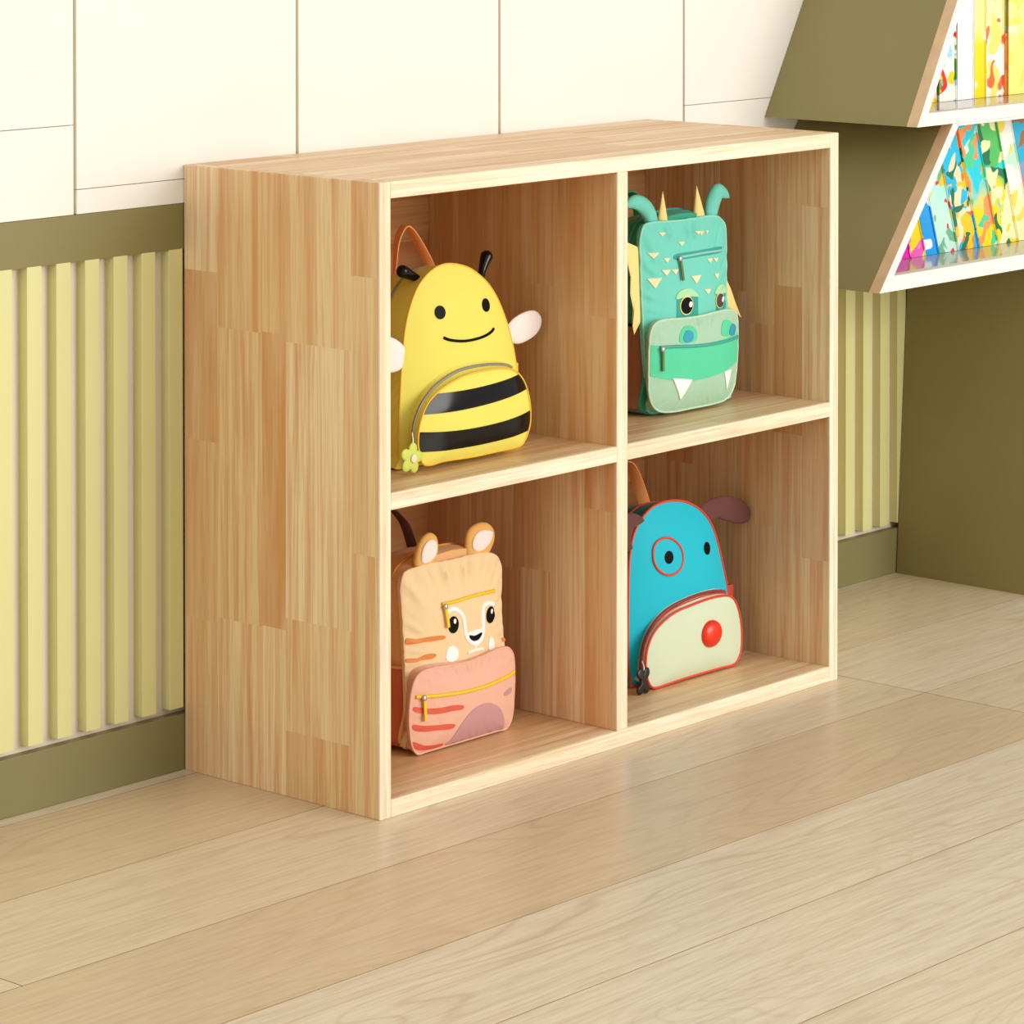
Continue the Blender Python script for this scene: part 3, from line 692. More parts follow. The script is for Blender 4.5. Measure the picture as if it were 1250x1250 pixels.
def add(name, bm, m, parent, label=None, smooth=55):
    o = link(name, bm, m, parent, smooth)
    if label: o['label'] = label
    return o
def piping(P, off, r, m, parent, q=1., zmin=.002, lift=None, ks=None, name='piping'):
    pts = []
    for k in (ks or range(N)):
        x, z = P.at(k, q); pts.append((x, P.surf(x, z)+off if lift is None else lift, max(zmin, z)))
    return add(name, tube(pts, r, 8, closed=ks is None), m, parent)
def pocket(front, base_pts, host, yf, bulge, parent, m, name='front_pocket', wr=0, zmin=.002, shrink=1.):
    PF = Puff(front, yf, bulge, 3.2, wr=wr, seed=1.7)
    b = Puff(base_pts, 0, 0, c=PF.c)
    base = []; mid = []
    for k in range(N):
        x, z = b.at(k); z = max(z, zmin); base.append((x, host.surf(x, z)+.004, z))
        x1, z1 = PF.at(k); mid.append((x1, yf+.0035, max(zmin, z1)))
    edge = [tuple(p+(q-p)*.5 for p, q in zip(a, c)) for a, c in zip(base, mid)]
    rings = [base, edge, mid]+puff_rings(PF, zmin)
    return add(name, loft(rings, True, True), m, parent), PF, base, mid
def zipper(base, mid, ks, t, parent, w=.0022, m=None):
    path = [tuple(p+(q-p)*t for p, q in zip(base[k % N], mid[k % N])) for k in ks]
    c = Vector((sum(p[0] for p in path)/len(path), 0, sum(p[2] for p in path)/len(path)))
    path = [(p[0]+(p[0]-c.x)*.012, p[1]-.0006, p[2]+(p[2]-c.z)*.012) for p in path]
    z = add('zipper', tube(path, w, 8), m or M_GREY, parent)
    path2 = [(p[0]+(p[0]-c.x)*.012, p[1]-.0012, p[2]+(p[2]-c.z)*.012) for p in path]
    add('zip_teeth', tube(path2, w*.45, 6), M_METAL, z, 'silver zip teeth')
    return z
def clampz(pts, lo=.002): return [(x, max(lo, z)) for x, z in pts]

# ---------------- yellow bee backpack
d = DATA['bee']
Y1 = fabric('bee_yellow_canvas', '#efe468', .6); OR_ = plain('orange_piping', '#e8b832', .5)
bee = thing('toddler_backpack', 'yellow bee backpack with black stripes standing in the upper left compartment', 'backpack', (.245, .10, SH), 'animal backpacks in the cube shelf')
P = Puff([(-.098, .002), (-.1040, .012)] + clampz(d['body'], .015) + [(.1255, .010), (.118, .002)], 0, .02)
add('body', loft(side_rings(P, [(.115, .5), (.115, .80), (.108, .875), (.09, .915), (.05, .955), (.02, .985), (.005, .997)])+puff_rings(P, .001)), Y1, bee)
piping(P, .0002, .0012, OR_, bee, q=1.002)
M_ZIP = M_GREY
arc = [k for k in range(8, 90)]
pz = [(P.c[0]+(P.at(k)[0]-P.c[0])*.962, .045, .02+(P.at(k)[1]-.02)*.962) for k in arc]
add('main_zipper', tube(pz, .0022, 6), M_GREY, bee, 'grey zipper round the top')
pk, PF, base, mid = pocket(clampz(d['pocket_front'], .006), [(-.085, .012)]+d['pocket_base']+[(.110, .03), (.088, .012)], P, -.034, .010, bee, Y1)
piping(PF, -.0003, .0014, OR_, pk, q=1.003)
def band(front, P_, z_lo, z_hi, inset=.985, n=40, t=.0008):
    """printed band across a panel between the curves z_lo(x) and z_hi(x)"""
    bm = bmesh.new(); x0, x1 = P_.c[0]-.2, P_.c[0]+.2; rows = []
    def inside(x, z):
        dx, dz = x-P_.c[0], z-P_.c[1]; r = math.hypot(dx, dz); a = math.atan2(dz, dx) % (2*math.pi)/(2*math.pi)*N
        i = int(a) % N; f = a-int(a); return r/(P_.R[i]*(1-f)+P_.R[(i+1) % N]*f) < inset
    strips = []
    m = 9
    for j in range(m):
        def zz(x): return z_lo(x)+(z_hi(x)-z_lo(x))*j/(m-1)
        def edge(sgn):
            lo, hi = 0, .16
            for _ in range(30):
                md = (lo+hi)/2; x = P_.c[0]+sgn*md
                if inside(x, zz(x)): lo = md
                else: hi = md
            return P_.c[0]+sgn*lo
        a, b = edge(-1), edge(1); row = []
        for i in range(n+1):
            x = a+(b-a)*i/n; z = zz(x); row.append((x, z))
        strips.append(row)
    top = [[bm.verts.new((x, P_.surf(x, z)-t, z)) for x, z in r] for r in strips]
    bot = [[bm.verts.new((x, P_.surf(x, z)+.001, z)) for x, z in r] for r in strips]
    for L in (top, bot):
        for a, b in zip(L, L[1:]):
            for i in range(n): bm.faces.new((a[i], a[i+1], b[i+1], b[i]))
    for i in range(n):
        for r in (0, m-1): bm.faces.new((top[r][i], top[r][i+1], bot[r][i+1], bot[r][i]))
    for j in range(m-1):
        for i in (0, n): bm.faces.new((top[j][i], top[j+1][i], bot[j+1][i], bot[j][i]))
    for f in bm.faces: f.smooth = True
    return bm
add('stripe', band(None, PF, lambda x: .0752+.45*x*x+.004*x/.1, lambda x: .0995+.45*x*x+.003*x/.1), M_BLACK, pk, 'glossy black stripe')
add('stripe', band(None, PF, lambda x: .0235+.4*x*x, lambda x: .0478+.55*x*x), M_BLACK, pk, 'glossy black stripe')
kz = list(range(18, 102)); zipper(base, mid, kz, .62, pk)
ze = tuple(p+(q-p)*.62 for p, q in zip(base[100], mid[100]))
# flower zip pull
fx, fz = d['flower'][0]; fl = []
for i in range(60):
    a = 2*math.pi*i/60+.3; r = .0205*(.62+.38*abs(math.cos(2.5*(a-.1)))**.8); fl.append((fx+r*math.cos(a), fz+r*math.sin(a)))
flw = add('zipper_pull', pillow(fl, -.037, .005, smooth=False), plain('lime_rubber', '#cbd65c', .5), bee, 'lime green flower-shaped zip pull')
add('flower_centre', pillow(circle(fx+.001, fz, .0056), -.0405, .003, smooth=False), plain('pale_pink_rubber', '#f4ddc8', .5), flw, 'pale pink centre')
add('puller_loop', tube([(fx+.001, -.037, fz+.012), (fx+.004, -.036, fz+.022), (fx+.0065, -.032, fz+.032)], .0012), M_METAL, flw)
for x, z in d['eyes']: add('eye', decal(circle(x, z, .0088, .0088), P.surf, .0012, False), M_INK, bee, 'round black eye')
mp_ = catmull([tuple(q) for q in d['mouth']], 4, False)
add('mouth', tube(on(P, mp_, -.0004), .0020, 6), M_INK, bee, 'thin black smile')
for base_, mid_, tip in (((-.040, .012, .236), (-.060, .018, .2475), (-.0765, .02, .2545)), ((.064, .012, .226), (.077, .018, .2475), (.0865, .02, .2585))):
    B, Mi, Tp = Vector(base_), Vector(mid_), Vector(tip); n = 14; path = []; rad = []
    dirn = (Tp-Mi).normalized()
    for i in range(n+1):
        t = i/n; p = B*(1-t)**2+Mi*2*t*(1-t)+Tp*t*t; path.append(p); rad.append(.0052+.0034*max(0, (t-.35)/.65))
    e = Tp+dirn*.0
    for s in (.3, .55, .75, .9, .98): path.append(e+dirn*.009*s); rad.append(.0086*(1-s*s)**.5+.0003)
    add('antenna', tube(path, rad, 14), M_BLACK, bee, 'glossy black antenna')
ww = [(-.099, .1596), (-.100, .147), (-.104, .134), (-.118, .130), (-.140, .1325), (-.162, .143), (-.1745, .157), (-.170, .170), (-.150, .178), (-.128, .177), (-.111, .170)]
add('wing', pillow(ww, -.004, .007), M_WFELT, bee, 'white padded wing')
wr_ = [tuple(q) for q in d['wingR']]; wr_ = [(.106, .143)]+wr_+[(.106, .136)]
add('wing', pillow(wr_, .016, .007), M_WFELT, bee, 'white padded wing')
M_ORST = plain('orange_webbing', '#ffa562', .6, bump=.3)
def handle(pts, y, m, parent, wid=.014, tw=.72):
    pt = catmull(pts, 6, False); n = len(pt)
    path = [((x, y, z), (math.sin(tw*(1-2.1*i/n)), math.cos(tw*(1-2.1*i/n)), .0)) for i, (x, z) in enumerate(pt)]
    return add('grab_handle', ribbon(path, wid, .0022), m, parent)
handle([(.004, .225), (.006, .25), (.010, .28), (.022, .2975), (.0335, .294), (.050, .275), (.068, .250), (.082, .225)], .112, M_ORST, bee)
o = bee.children[-1]; o['label'] = 'orange loop handle'
def side_strap(x, z0, z1, m, parent, y=.03):
    bm = ribbon([((x-.012, y+.012, z0-.004), (0, 0, 1)), ((x+.006, y+.004, z0), (0, 0, 1)), ((x+.011, y, z0+.001), (0, 0, 1)), ((x+.013, y+.012, z0), (0, 0, 1)), ((x+.002, y+.03, z0-.002), (0, 0, 1))], z1, .003)
    return add('side_tab', bm, m, parent)
s_ = side_strap(.138, .094, .028, Y1, bee, .02)
for sx in (-.045, .06):
    pt = catmull([(.112, .21), (.128, .17), (.130, .10), (.118, .03), (.110, .02)], 5, False)
    add('shoulder_strap', ribbon([((sx, y, z), (1, 0, 0)) for y, z in pt], .034, .006), Y1, bee)

# ---------------- blue dog backpack
d = DATA['dog']
CY = fabric('dog_turquoise_canvas', '#1fc6de', .6); RD = plain('red_piping', '#dd4428', .5); CR = fabric('dog_cream_canvas', '#dae6c8', .65)
BR = fabric('dog_brown_felt', '#6d4540', .8); TEAL = fabric('dog_dark_teal_canvas', '#0f8c92', .6)
dog = thing('toddler_backpack', 'turquoise dog backpack with cream muzzle and red nose in the lower right compartment', 'backpack', (.765, .135, BT), 'animal backpacks in the cube shelf')
P = Puff([(-.100, .002), (-.1080, .008)]+clampz(d['body'][1:-1])+[(.1180, .009), (.110, .002)], 0, .02)
add('body', loft(side_rings(P, [(.004, .997)])+puff_rings(P, .001)), CY, dog)
add('rear_compartment', loft(side_rings(P, [(.105, .5), (.105, .80), (.098, .875), (.085, .915), (.05, .955), (.02, .985), (.004, .9965)])), TEAL, dog, 'dark teal back compartment')
piping(P, -.0002, .0019, RD, dog, q=1.003)
pz = [(P.c[0]+(P.at(k)[0]-P.c[0])*.972, .032, .02+(P.at(k)[1]-.02)*.972) for k in range(6, 92)]
add('main_zipper', tube(pz, .0020, 6), RD, dog, 'red-edged zipper round the top')
pk, PF, base, mid = pocket(clampz(d['pocket_front'], .003), [(-.090, .008)]+d['pocket_base']+[(.105, .02), (.088, .008)], P, -.030, .010, dog, CR)
piping(PF, -.0004, .0018, RD, pk, q=1.004)
zipper(base, mid, list(range(18, 104)), .55, pk, .0026, plain('maroon_zip_tape', '#8c3a34', .5))
for t_ in (.25, .8):
    path = [tuple(p+(q-p)*t_ for p, q in zip(base[k % N], mid[k % N])) for k in range(18, 104)]
    if t_ == .8: add('piping', tube([(p[0]*1.004, p[1], p[2]*1.008) for p in path], .0011, 6), RD, pk)
bx, bz = d['bone'][0]; bone = []
for i in range(72):
    a = 2*math.pi*i/72
    # bone outline: shaft with four knobs
    r = max([max(0, (cx_*math.cos(a)+cz_*math.sin(a))+math.sqrt(max(0, .0068**2-(cx_*math.sin(a)-cz_*math.cos(a))**2))) if abs(cx_*math.sin(a)-cz_*math.cos(a)) < .0068 and (cx_*math.cos(a)+cz_*math.sin(a)) > 0 else 0 for cx_ in (-.0072, .0072) for cz_ in (-.0118, .0118)]+[min(.0070/max(1e-6, abs(math.cos(a))), .012)])
    bone.append((bx+r*math.cos(a), bz+.0015+r*math.sin(a)))
bn = add('zipper_pull', pillow(bone, -.034, .006, smooth=False), plain('black_rubber', '#1c1512', .4), dog, 'black bone-shaped zip pull')
add('puller_loop', tube([(bx+.001, -.034, bz+.012), (bx+.003, -.033, bz+.020), (bx+.005, -.028, bz+.028)], .0012), M_METAL, bn)
x, z = d['eyes'][0]; add('eye', decal(circle(x, z, .0090, .0092), P.surf, .0014, False), M_INK, dog, 'round black eye')
x, z = d['eyes'][1]; add('eye', decal(circle(x, z, .0085, .0090), P.surf, .0014, False), M_INK, dog, 'round black eye')
pp = catmull([tuple(q) for q in d['patch']], 4)
add('eye_patch', decal([tuple(q) for q in d['patch']], P.surf, .0007), CY, dog)
add('eye_patch_piping', tube(on(P, pp, -.0006), .0019, 8, closed=True), RD, dog, 'red ring round the left eye')
nx, nz = d['nose'][0]
bm = bmesh.new(); bmesh.ops.create_uvsphere(bm, u_segments=28, v_segments=18, radius=1)
for v in bm.verts: v.co = Vector((nx+v.co.x*.0222, -.0405+v.co.y*.010, nz+.001+v.co.z*.0195))
for f in bm.faces: f.smooth = True
add('nose', bm, plain('glossy_red_vinyl', '#e83010', .3, var=.02), pk, 'domed bright red nose')
er = [(.035, .200), (.038, .222)]+[tuple(q) for q in d['earR']]
add('ear', pillow(er, .0055, .009), BR, dog, 'brown felt ear flopping outwards')
el = [(-.088, .237), (-.100, .238), (-.1085, .2345), (-.116, .222), (-.1195, .210), (-.1150, .2003), (-.1305, .1990), (-.150, .201), (-.168, .212), (-.170, .232), (-.150, .250), (-.120, .2525), (-.098, .245)]
add('ear', pillow(el, -.006, .009), BR, dog, 'brown felt ear flopping outwards')
handle([(-.042, .225), (-.040, .25), (-.028, .280), (-.010, .297), (.008, .2915), (.0219, .2717), (.034, .248), (.046, .222)], .102, M_ORST, dog, .018, .9); dog.children[-1]['label'] = 'orange loop handle'
side_strap(.135, .086, .034, plain('red_webbing', '#e8432a', .6), dog, .018)['label'] = 'red webbing tab'
for sx in (-.05, .05):
    pt = catmull([(.102, .20), (.118, .16), (.120, .10), (.108, .03), (.100, .02)], 5, False)
    add('shoulder_strap', ribbon([((sx, y, z), (1, 0, 0)) for y, z in pt], .034, .006), TEAL, dog)

# ---------------- peach tiger backpack
d = DATA['tiger']
PE = fabric('tiger_pale_peach_nylon', '#fadcac', .55, .15, .35); PE2 = fabric('tiger_peach_side_nylon', '#f2bd80', .6, .15, .2)
PK = fabric('tiger_pink_peach_nylon', '#f5bea4', .5, .15, .4); TO = fabric('tiger_terracotta_canvas', '#c9683c', .7)
YW = plain('yellow_zip_tape', '#f0c81e', .5, var=.06, scale=200); ST = plain('orange_stripe_print', '#dd8138', .6); ST2 = plain('red_stripe_print', '#dc5a40', .6)
MV = fabric('mauve_print', '#cf9c9c', .55, .1, .4)
tig = thing('toddler_backpack', 'peach tiger-cub backpack with pink pocket and yellow zips in the lower left compartment', 'backpack', (.25, .135, BT), 'animal backpacks in the cube shelf')
fix = [(-.050, .006)]+clampz(d['body'][1:-2], .012)+[(.141, .012), (.132, .003)]
P = Puff(fix, 0, .012, wr=.0022, seed=.6)
add('front_panel', loft([[(P.c[0]+(x-P.c[0])*.96, .010, z) for x, y, z in P.ring(.98, 0, .002)]]+[[(x, .008, z) for x, y, z in P.ring(1.0, 0, .001)]]+puff_rings(P, .001)), PE, tig)
piping(P, .002, .0018, PE, tig, q=1.004)
rear = [(-.052, .004), (-.056, .06), (-.056, .15), (-.060, .205), (-.052, .235), (-.025, .250), (.010, .256), (.045, .257), (.078, .252), (.104, .238), (.116, .21), (.120, .15), (.126, .06), (.128, .004)]
R = Puff(rear, 0, 0)
add('rear_compartment', loft(side_rings(R, [(.115, .5), (.115, .84), (.107, .91), (.09, .95), (.05, .985), (.02, 1.), (.006, .985), (.006, .5)])), PE2, tig, 'darker peach rear compartment')
side_lo = []
for y in (.012, .035, .06, .085, .102):
    side_lo.append(y)
def side_pocket(R, ztop, y0, y1, m, parent, sgn, off=.004, name='side_pocket', edge=None, rim=None):
    bm = bmesh.new(); rows = []
    ks = [k for k in range(N) if (R.at(k)[0]-R.c[0])*sgn > 0 and R.at(k)[1] < ztop+.01]
    ks.sort(key=lambda k: R.at(k)[1])
    xs = sorted([(R.at(k)[1], R.at(k)[0]) for k in ks if (R.at(k)[0]-R.c[0])*sgn > .055])
    def xw(z):
        for (za, xa), (zb, xb) in zip(xs, xs[1:]):
            if za <= z <= zb: return xa+(xb-xa)*(z-za)/(zb-za+1e-9)
        return xs[0][1] if z < xs[0][0] else xs[-1][1]
    ny, nz = 14, 12; A = []; B = []
    for i in range(ny+1):
        t = i/ny; y = y0+(y1-y0)*t; bulge = off+.006*math.sin(math.pi*t); A.append([]); B.append([])
        if t in (0, 1): bulge = .0005
        sc = 1 if y < .05 else 1-(y-.05)*.9
        for j in range(nz+1):
            z = .002+(ztop-.002)*j/nz; x = R.c[0]+(xw(z)-R.c[0])*sc
            A[-1].append(bm.verts.new((x+sgn*bulge*(1 if j else .4), y, z))); B[-1].append(bm.verts.new((x-sgn*.003, y, z)))
    for L in (A, B):
        for i in range(ny):
            for j in range(nz): bm.faces.new((L[i][j], L[i+1][j], L[i+1][j+1], L[i][j+1]))
    for i in range(ny):
        for j in (0, nz): bm.faces.new((A[i][j], A[i+1][j], B[i+1][j], B[i][j]))
    for j in range(nz):
        for i in (0, ny): bm.faces.new((A[i][j], A[i][j+1], B[i][j+1], B[i][j]))
    for f in bm.faces: f.smooth = True
    rp = [tuple(A[i][nz].co) for i in range(ny+1)]
    o = add(name, bm, m, parent)
    if rim: add('pocket_hem', tube(rp, .0022, 6), rim, o)
    return o
for s in (-1, 1): side_pocket(R, .112, .010, .095, TO, tig, s, rim=plain('peach_hem', '#e99a68', .6))['label'] = 'terracotta side pocket'
pk, PF, base, mid = pocket(clampz(d['pocket_front'], .004), [(-.048, .008)]+clampz(d['pocket_base'], .008)[:-1]+[(.128, .012), (.12, .004)], P, -.022, .012, tig, PK, wr=.0010)
piping(PF, .0004, .0016, PK, pk, q=1.003)
hs_ = P.surf
for x, z in d['eyes']:
    e = add('eye', decal(circle(x, z, .0098, .0112), hs_, .0013, False), M_INK, tig, 'black oval eye')
    add('eye_glint', decal(circle(x+.002, z+.0045, .0026, .0034), lambda a, b: hs_(a, b)-.0012, .0006, False), M_WHITE, e, 'small white glint')
DX = d['mouthv'][0][0]-.052
bl = catmull([tuple(q) for q in d['browline']], 4, False)
add('face_outline', tube(on(P, bl, -.0004), .0032, 8, flat=((0, 1, 0), .5)), M_WHITE, tig, 'white line round muzzle and brows')
add('muzzle', decal([(x+DX, z) for x, z in [(.0335, .142), (.040, .1366), (.0516, .1306), (.063, .1349), (.068, .143), (.058, .1445), (.045, .1445)]], hs_, .0009), M_WHITE, tig, 'white muzzle')
add('nose', decal([(x+DX, z) for x, z in [(.0385, .1400), (.050, .1375), (.0645, .1392), (.061, .1335), (.0525, .1305), (.0435, .133)]], hs_, .0018), M_INK, tig, 'black nose')
add('mouth', tube(on(P, [(.052+DX, .131-.002*i) for i in range(8)], -.0004), .0014, 6), M_WHITE, tig, 'white mouth line')
add('mouth', tube(on(P, [(.0363+DX+.0035*i, .1165+.0010*math.sin(i/9*3.1)) for i in range(10)], -.0004), .0018, 6), M_WHITE, tig, 'white mouth line')
for kx in ('cheekL', 'cheekR'): add('cheek', decal([tuple(q) for q in d[kx]], hs_, .001), M_WHITE, tig, 'white cheek spot')
for kx in ('s1', 's2', 's3'): add('stripe', decal(clampz(d[kx]) if 0 else [(max(x, -.0605) if kx != 's3' else x, z) for x, z in d[kx]], hs_, .0008), ST, tig, 'orange stripe')
add('brow_zipper', tube(on(P, catmull([tuple(q) for q in d['zip']], 5, False), -.0004), .0026, 8), YW, tig, 'short yellow zipper')
def pull(P_, key, m, parent, w=.005):
    a, b = [Vector((x, P_.surf(x, z)-.004, z)) for x, z in d[key]]
    h = add('zipper_pull', ribbon([((a+(b-a)*t), (1, 0, 0)) for t in (0.08, .1, .5, .9, 1)], w, .0022), m, parent)
    bm = bmesh.new(); bmesh.ops.create_uvsphere(bm, u_segments=12, v_segments=8, radius=.0042)
    for v in bm.verts: v.co = Vector((v.co.x, v.co.y*.6, v.co.z))+a
    add('zip_slider', bm, M_METAL, h, 'silver zip slider')
pull(P, 'pull', YW, tig)
add('pocket_zipper', tube(on(PF, catmull([tuple(q) for q in d['pzip']], 6, False), -.0004), .0026, 8), YW, pk, 'yellow pocket zipper')
pull(PF, 'ppull', YW, pk)
def xclip(pts, lo, hi): return [(min(hi, max(lo, x)), z) for x, z in pts]
for kx in ('p1', 'p2', 'p3'): add('stripe', decal(clampz(xclip(d[kx], -.084, 1), .006), PF.surf, .0008), ST2, pk, 'red stripe')
add('belly_patch', decal(clampz(d['belly'], .0055), PF.surf, .0009), MV, pk, 'mauve belly patch')
add('stripe', decal([tuple(q) for q in d['pr1']], PF.surf, .0008), MV, pk)
EAR = fabric('tiger_ear_plush', '#efb765', .7, .3)
for a_, b_, in (('earL', 'earLi'), ('earR', 'earRi')):
    e = add('ear', pillow([(x, z-.004 if z < .245 else z) for x, z in d[a_]], .008, .013), EAR, tig, 'rounded orange plush ear')
    add('inner_ear', pillow([tuple(q) for q in d[b_]], .0015, .004), M_WFELT, e, 'white inner ear')
M_DKS = plain('dark_brown_webbing', '#5a3a30', .6, bump=.3)
handle([(-.012, .225), (-.010, .255), (-.002, .282), (.014, .298), (.030, .296), (.0450, .284), (.0565, .271), (.067, .249), (.075, .225)], .112, M_DKS, tig); tig.children[-1]['label'] = 'dark brown loop handle'
rz = [(R.c[0]+(R.at(k)[0]-R.c[0])*1.0, .03, .02+(R.at(k)[1]-.02)*1.0) for k in range(12, 86)]
add('main_zipper', tube(rz, .0013, 6), plain('amber_zip_tape', '#e0a244', .5), tig, 'thin amber zipper round the top')
for sx in (0, .07):
    pt = catmull([(.112, .20), (.128, .16), (.130, .10), (.118, .03), (.110, .02)], 5, False)
    add('shoulder_strap', ribbon([((sx, y, z), (1, 0, 0)) for y, z in pt], .034, .006), TO, tig)

# ---------------- mint dragon backpack
d = DATA['dragon']
MT = fabric('dragon_turquoise_nylon', '#76dccb', .5, .15, .4); DG = fabric('dragon_dark_green_nylon', '#38ac8e', .55, .15, .2)
SG = fabric('dragon_sage_nylon', '#b0d8ba', .5, .15, .4); GB = fabric('dragon_mint_green_nylon', '#5adcaa', .5, .15, .3)
YB_ = plain('pale_yellow_felt', '#f3dc8c', .8, var=.03); TG = plain('teal_zip_tape', '#3fa79a', .5, var=.08, scale=200); OLV = plain('olive_cord', '#5a7a4a', .6)
MESH = fabric('brown_mesh', '#9a6442', .8); TL = plain('teal_print', '#1f9f92', .55); BLU = plain('blue_print', '#2a9cba', .5); LID = plain('pale_green_print', '#a9dca8', .6)
dr = thing('toddler_backpack', 'mint green dragon backpack with yellow horns and wings in the upper right compartment', 'backpack', (.74, .115, SH), 'animal backpacks in the cube shelf')
fix = [(-.060, .006)]+clampz(d['body'], .014)[0:]+[(.105, .005)]
P = Puff(fix, 0, .012, wr=.0022, seed=2.2)
add('front_panel', loft([[(P.c[0]+(x-P.c[0])*.96, .010, z) for x, y, z in P.ring(.98, 0, .002)]]+[[(x, .008, z) for x, y, z in P.ring(1.0, 0, .001)]]+puff_rings(P, .001)), MT, dr)
piping(P, .001, .0017, plain('mint_piping', '#8fdcc6', .5), dr, q=1.004)
rear = [(-.070, .004), (-.073, .06), (-.076, .15), (-.080, .215), (-.074, .250), (-.058, .272), (-.02, .284), (.02, .286), (.058, .281), (.085, .268), (.097, .245), (.100, .21), (.102, .15), (.104, .06), (.104, .004)]
R = Puff(rear, 0, 0)
add('rear_compartment', loft(side_rings(R, [(.115, .5), (.115, .84), (.107, .91), (.09, .95), (.05, .985), (.02, 1.), (.006, .985), (.006, .5)])), DG, dr, 'dark green rear compartment')
for s in (-1, 1): side_pocket(R, .130, .010, .100, MESH, dr, s, rim=M_INK)['label'] = 'brown mesh side pocket'
rz = [(R.at(k)[0], .032, R.at(k)[1]) for k in range(12, 86)]
add('main_zipper', tube(rz, .0018, 6), TG, dr, 'teal zipper round the top')
pk, PF, base, mid = pocket(clampz(d['pocket_front'], .006), [(-.060, .010)]+clampz(d['pocket_base'], .012)+[(.095, .008)], P, -.018, .012, dr, SG, wr=.0012)
piping(PF, .0004, .0016, plain('sage_piping', '#c0dcc0', .5), pk, q=1.003)
zt = lambda x: .0985+.62*(x+.005)**2-.004*(x/.1)
zb_ = lambda x: .0478+1.5*(x-.01)**2
bnd = add('pocket_band', band(None, PF, zb_, zt, .985), GB, pk, 'bright mint band')
hs_ = P.surf; hp = PF.surf
add('pocket_zipper', tube(on(PF, catmull([tuple(q) for q in d['pzip']], 6, False), -.0008), .0024, 8), TG, pk, 'teal pocket zipper')
pull(PF, 'ppull', OLV, pk, .0045)
DX = d['zip'][0][0]+.0269
add('brow_zipper', decal([(x+DX, z) for x, z in [(-.029, .2195), (-.029, .2275), (.02, .2282), (.076, .2292), (.079, .2250), (.075, .2205), (.02, .2195)]], hs_, .0008), TL, dr, 'teal zip surround')
o = dr.children[-1]; add('zipper', tube(on(P, catmull([tuple(q) for q in d['zip']], 5, False), -.001), .0019, 8), plain('pale_zip', '#8fd0c8', .4), o)
pull(P, 'pull', OLV, dr, .0045)
def hp2(a, b): return hp(a, b)-.0009
add('tooth', decal([tuple(q) for q in d['tooth']], hp2, .0010, False), M_WHITE, pk, 'white triangular tooth')
add('tooth', decal([(.066, .052), (.086, .053), (.0755, .0245)], hp2, .0010, False), M_WHITE, pk, 'white triangular tooth')
n_ = add('nostril', decal([tuple(q) for q in d['nosL']], hp, .0008), GB, pk, 'mint nostril patch')
add('nostril_hole', decal([tuple(q) for q in d['nosLi']], hp2, .0007), BLU, n_, 'blue nostril')
n_ = add('nostril', decal([(.060, .106), (.062, .117), (.070, .1245), (.082, .1245), (.089, .117), (.088, .106), (.076, .102)], hp, .0008), GB, pk, 'mint nostril patch')
add('nostril_hole', decal([tuple(q) for q in d['nosRi']], hp2, .0007), BLU, n_, 'blue nostril')
for kk in ('L', 'R'):
    e = add('eye_patch', decal([tuple(q) for q in d['eye'+kk]], hs_, .0006, False), TL, dr, 'square teal eye patch')
    add('eyelid', decal([tuple(q) for q in d['lid'+kk]], lambda a, b: hs_(a, b)-.0006, .0009), LID, e, 'pale green eyelid')
    if kk == 'L': cx_, cz_, ra, rb = -.0103+DX, .1530, .0148, .0130
    else: cx_, cz_, ra, rb = .0730+DX, .1515, .0125, .0110
    add('eye_rim', decal(circle(cx_, cz_, ra, ra*.92), lambda a, b: hs_(a, b)-.0010, .0008, False), YB_, e, 'cream eye rim')
    add('pupil', decal(circle(cx_, cz_, rb, rb*.92), lambda a, b: hs_(a, b)-.0017, .0008, False), M_INK if kk == 'L' else plain('violet_grey_print', '#4c4048', .5), e, 'large dark pupil')
    add('eye_glint', decal(circle(cx_+.0075, cz_+.001, .0038, .0042), lambda a, b: hs_(a, b)-.0024, .0008, False), M_WHITE, e, 'white glint')
M_TRI = plain('cream_felt', '#efe2b4', .8)
tr = d['tri']
for i in range(0, len(tr), 3): add('scale_patch', decal([tuple(q) for q in tr[i:i+3]], hs_, .0014, False), M_TRI, dr, 'small cream triangle')
sp = d['spikes']
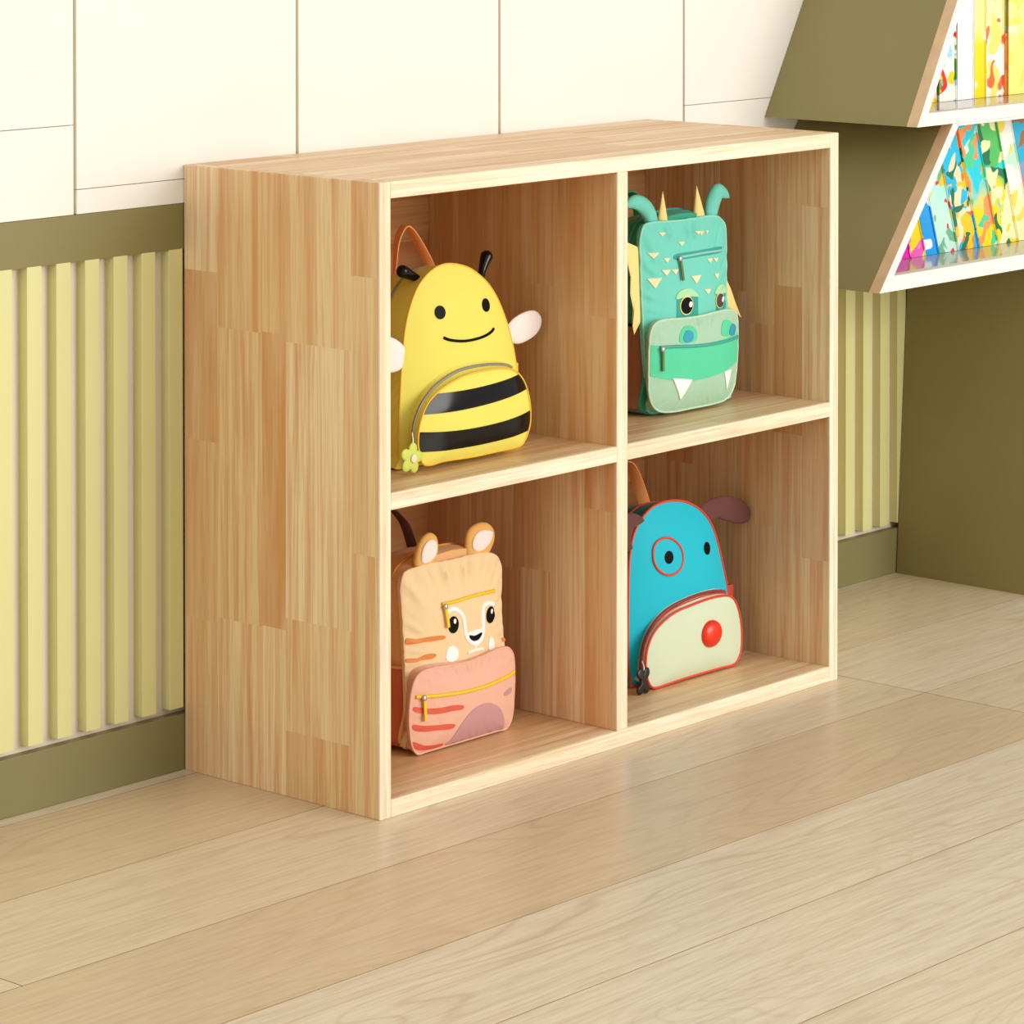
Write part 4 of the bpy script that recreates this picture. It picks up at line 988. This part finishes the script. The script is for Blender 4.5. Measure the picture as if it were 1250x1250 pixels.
for i in (0, 3):
    (xa, za), (xt, zt_), (xb, zb2) = sp[i:i+3]; c = ((xa+xb)/2, min(za, zb2)-.006); h = zt_-c[1]; r0 = abs(xb-xa)/2; rings = []
    for t in (0, .15, .3, .5, .7, .85, .95, 1):
        r = max(.0004, r0*(1-t)**.95); cx_ = c[0]+(xt-c[0])*t
        rings.append([(cx_+r*math.cos(2*math.pi*k/20), .010+r*.55*math.sin(2*math.pi*k/20), c[1]+h*t) for k in range(20)])
    add('horn', loft(rings), YB_, dr, 'pale yellow pointed horn')
for kx in ('hornL', 'hornR'):
    pts = [tuple(q) for q in d[kx]]; c = .28
    if kx == 'hornL': ax = [(-.0500, .268), (-.0545, .282), (-.0640, .295), (-.0780, .3035), (-.0930, .3065), (-.1040, .3035), (-.1075, .3015)]; rr = [.0115, .0125, .0125, .0115, .0095, .0055, .001]
    else: ax = [(.0830, .268), (.0850, .282), (.0905, .296), (.1000, .3055), (.1120, .3040), (.1210, .2995), (.1275, .2955)]; rr = [.0120, .0135, .0145, .0130, .0090, .0055, .001]
    pa = catmull([(a, 0.011, b, r) for (a, b), r in zip(ax, rr)], 5, False)
    add('ear', tube([p[:3] for p in pa], [max(.0006, p[3]) for p in pa], 16, flat=((0, 1, 0), .6)), MT, dr, 'padded turquoise ear curling outwards')
wl = [(-.084, .241), (-.083, .2204), (-.0822, .1886), (-.0800, .165), (-.0830, .1378), (-.0982, .120), (-.1018, .1324), (-.0992, .1523), (-.1073, .1789), (-.1064, .2018), (-.1145, .2255), (-.119, .2539)]
add('wing', pillow(wl, .004, .003, smooth=False), YB_, dr, 'pale yellow felt wing')
wr_ = [(.103, .186), (.120, .184), (.1290, .1772), (.141, .1597), (.1517, .1392), (.1663, .1143), (.1517, .1242), (.125, .1384), (.103, .150)]
add('wing', pillow(wr_, .018, .003, smooth=False), YB_, dr, 'pale yellow felt wing')
for sx in (-.03, .055):
    pt = catmull([(.112, .22), (.128, .17), (.130, .10), (.118, .03), (.110, .02)], 5, False)
    add('shoulder_strap', ribbon([((sx, y, z), (1, 0, 0)) for y, z in pt], .034, .006), DG, dr)
handle([(-.020, .245), (-.016, .275), (-.004, .298), (.014, .307), (.032, .298), (.044, .275), (.048, .245)], .112, DG, dr, .018)
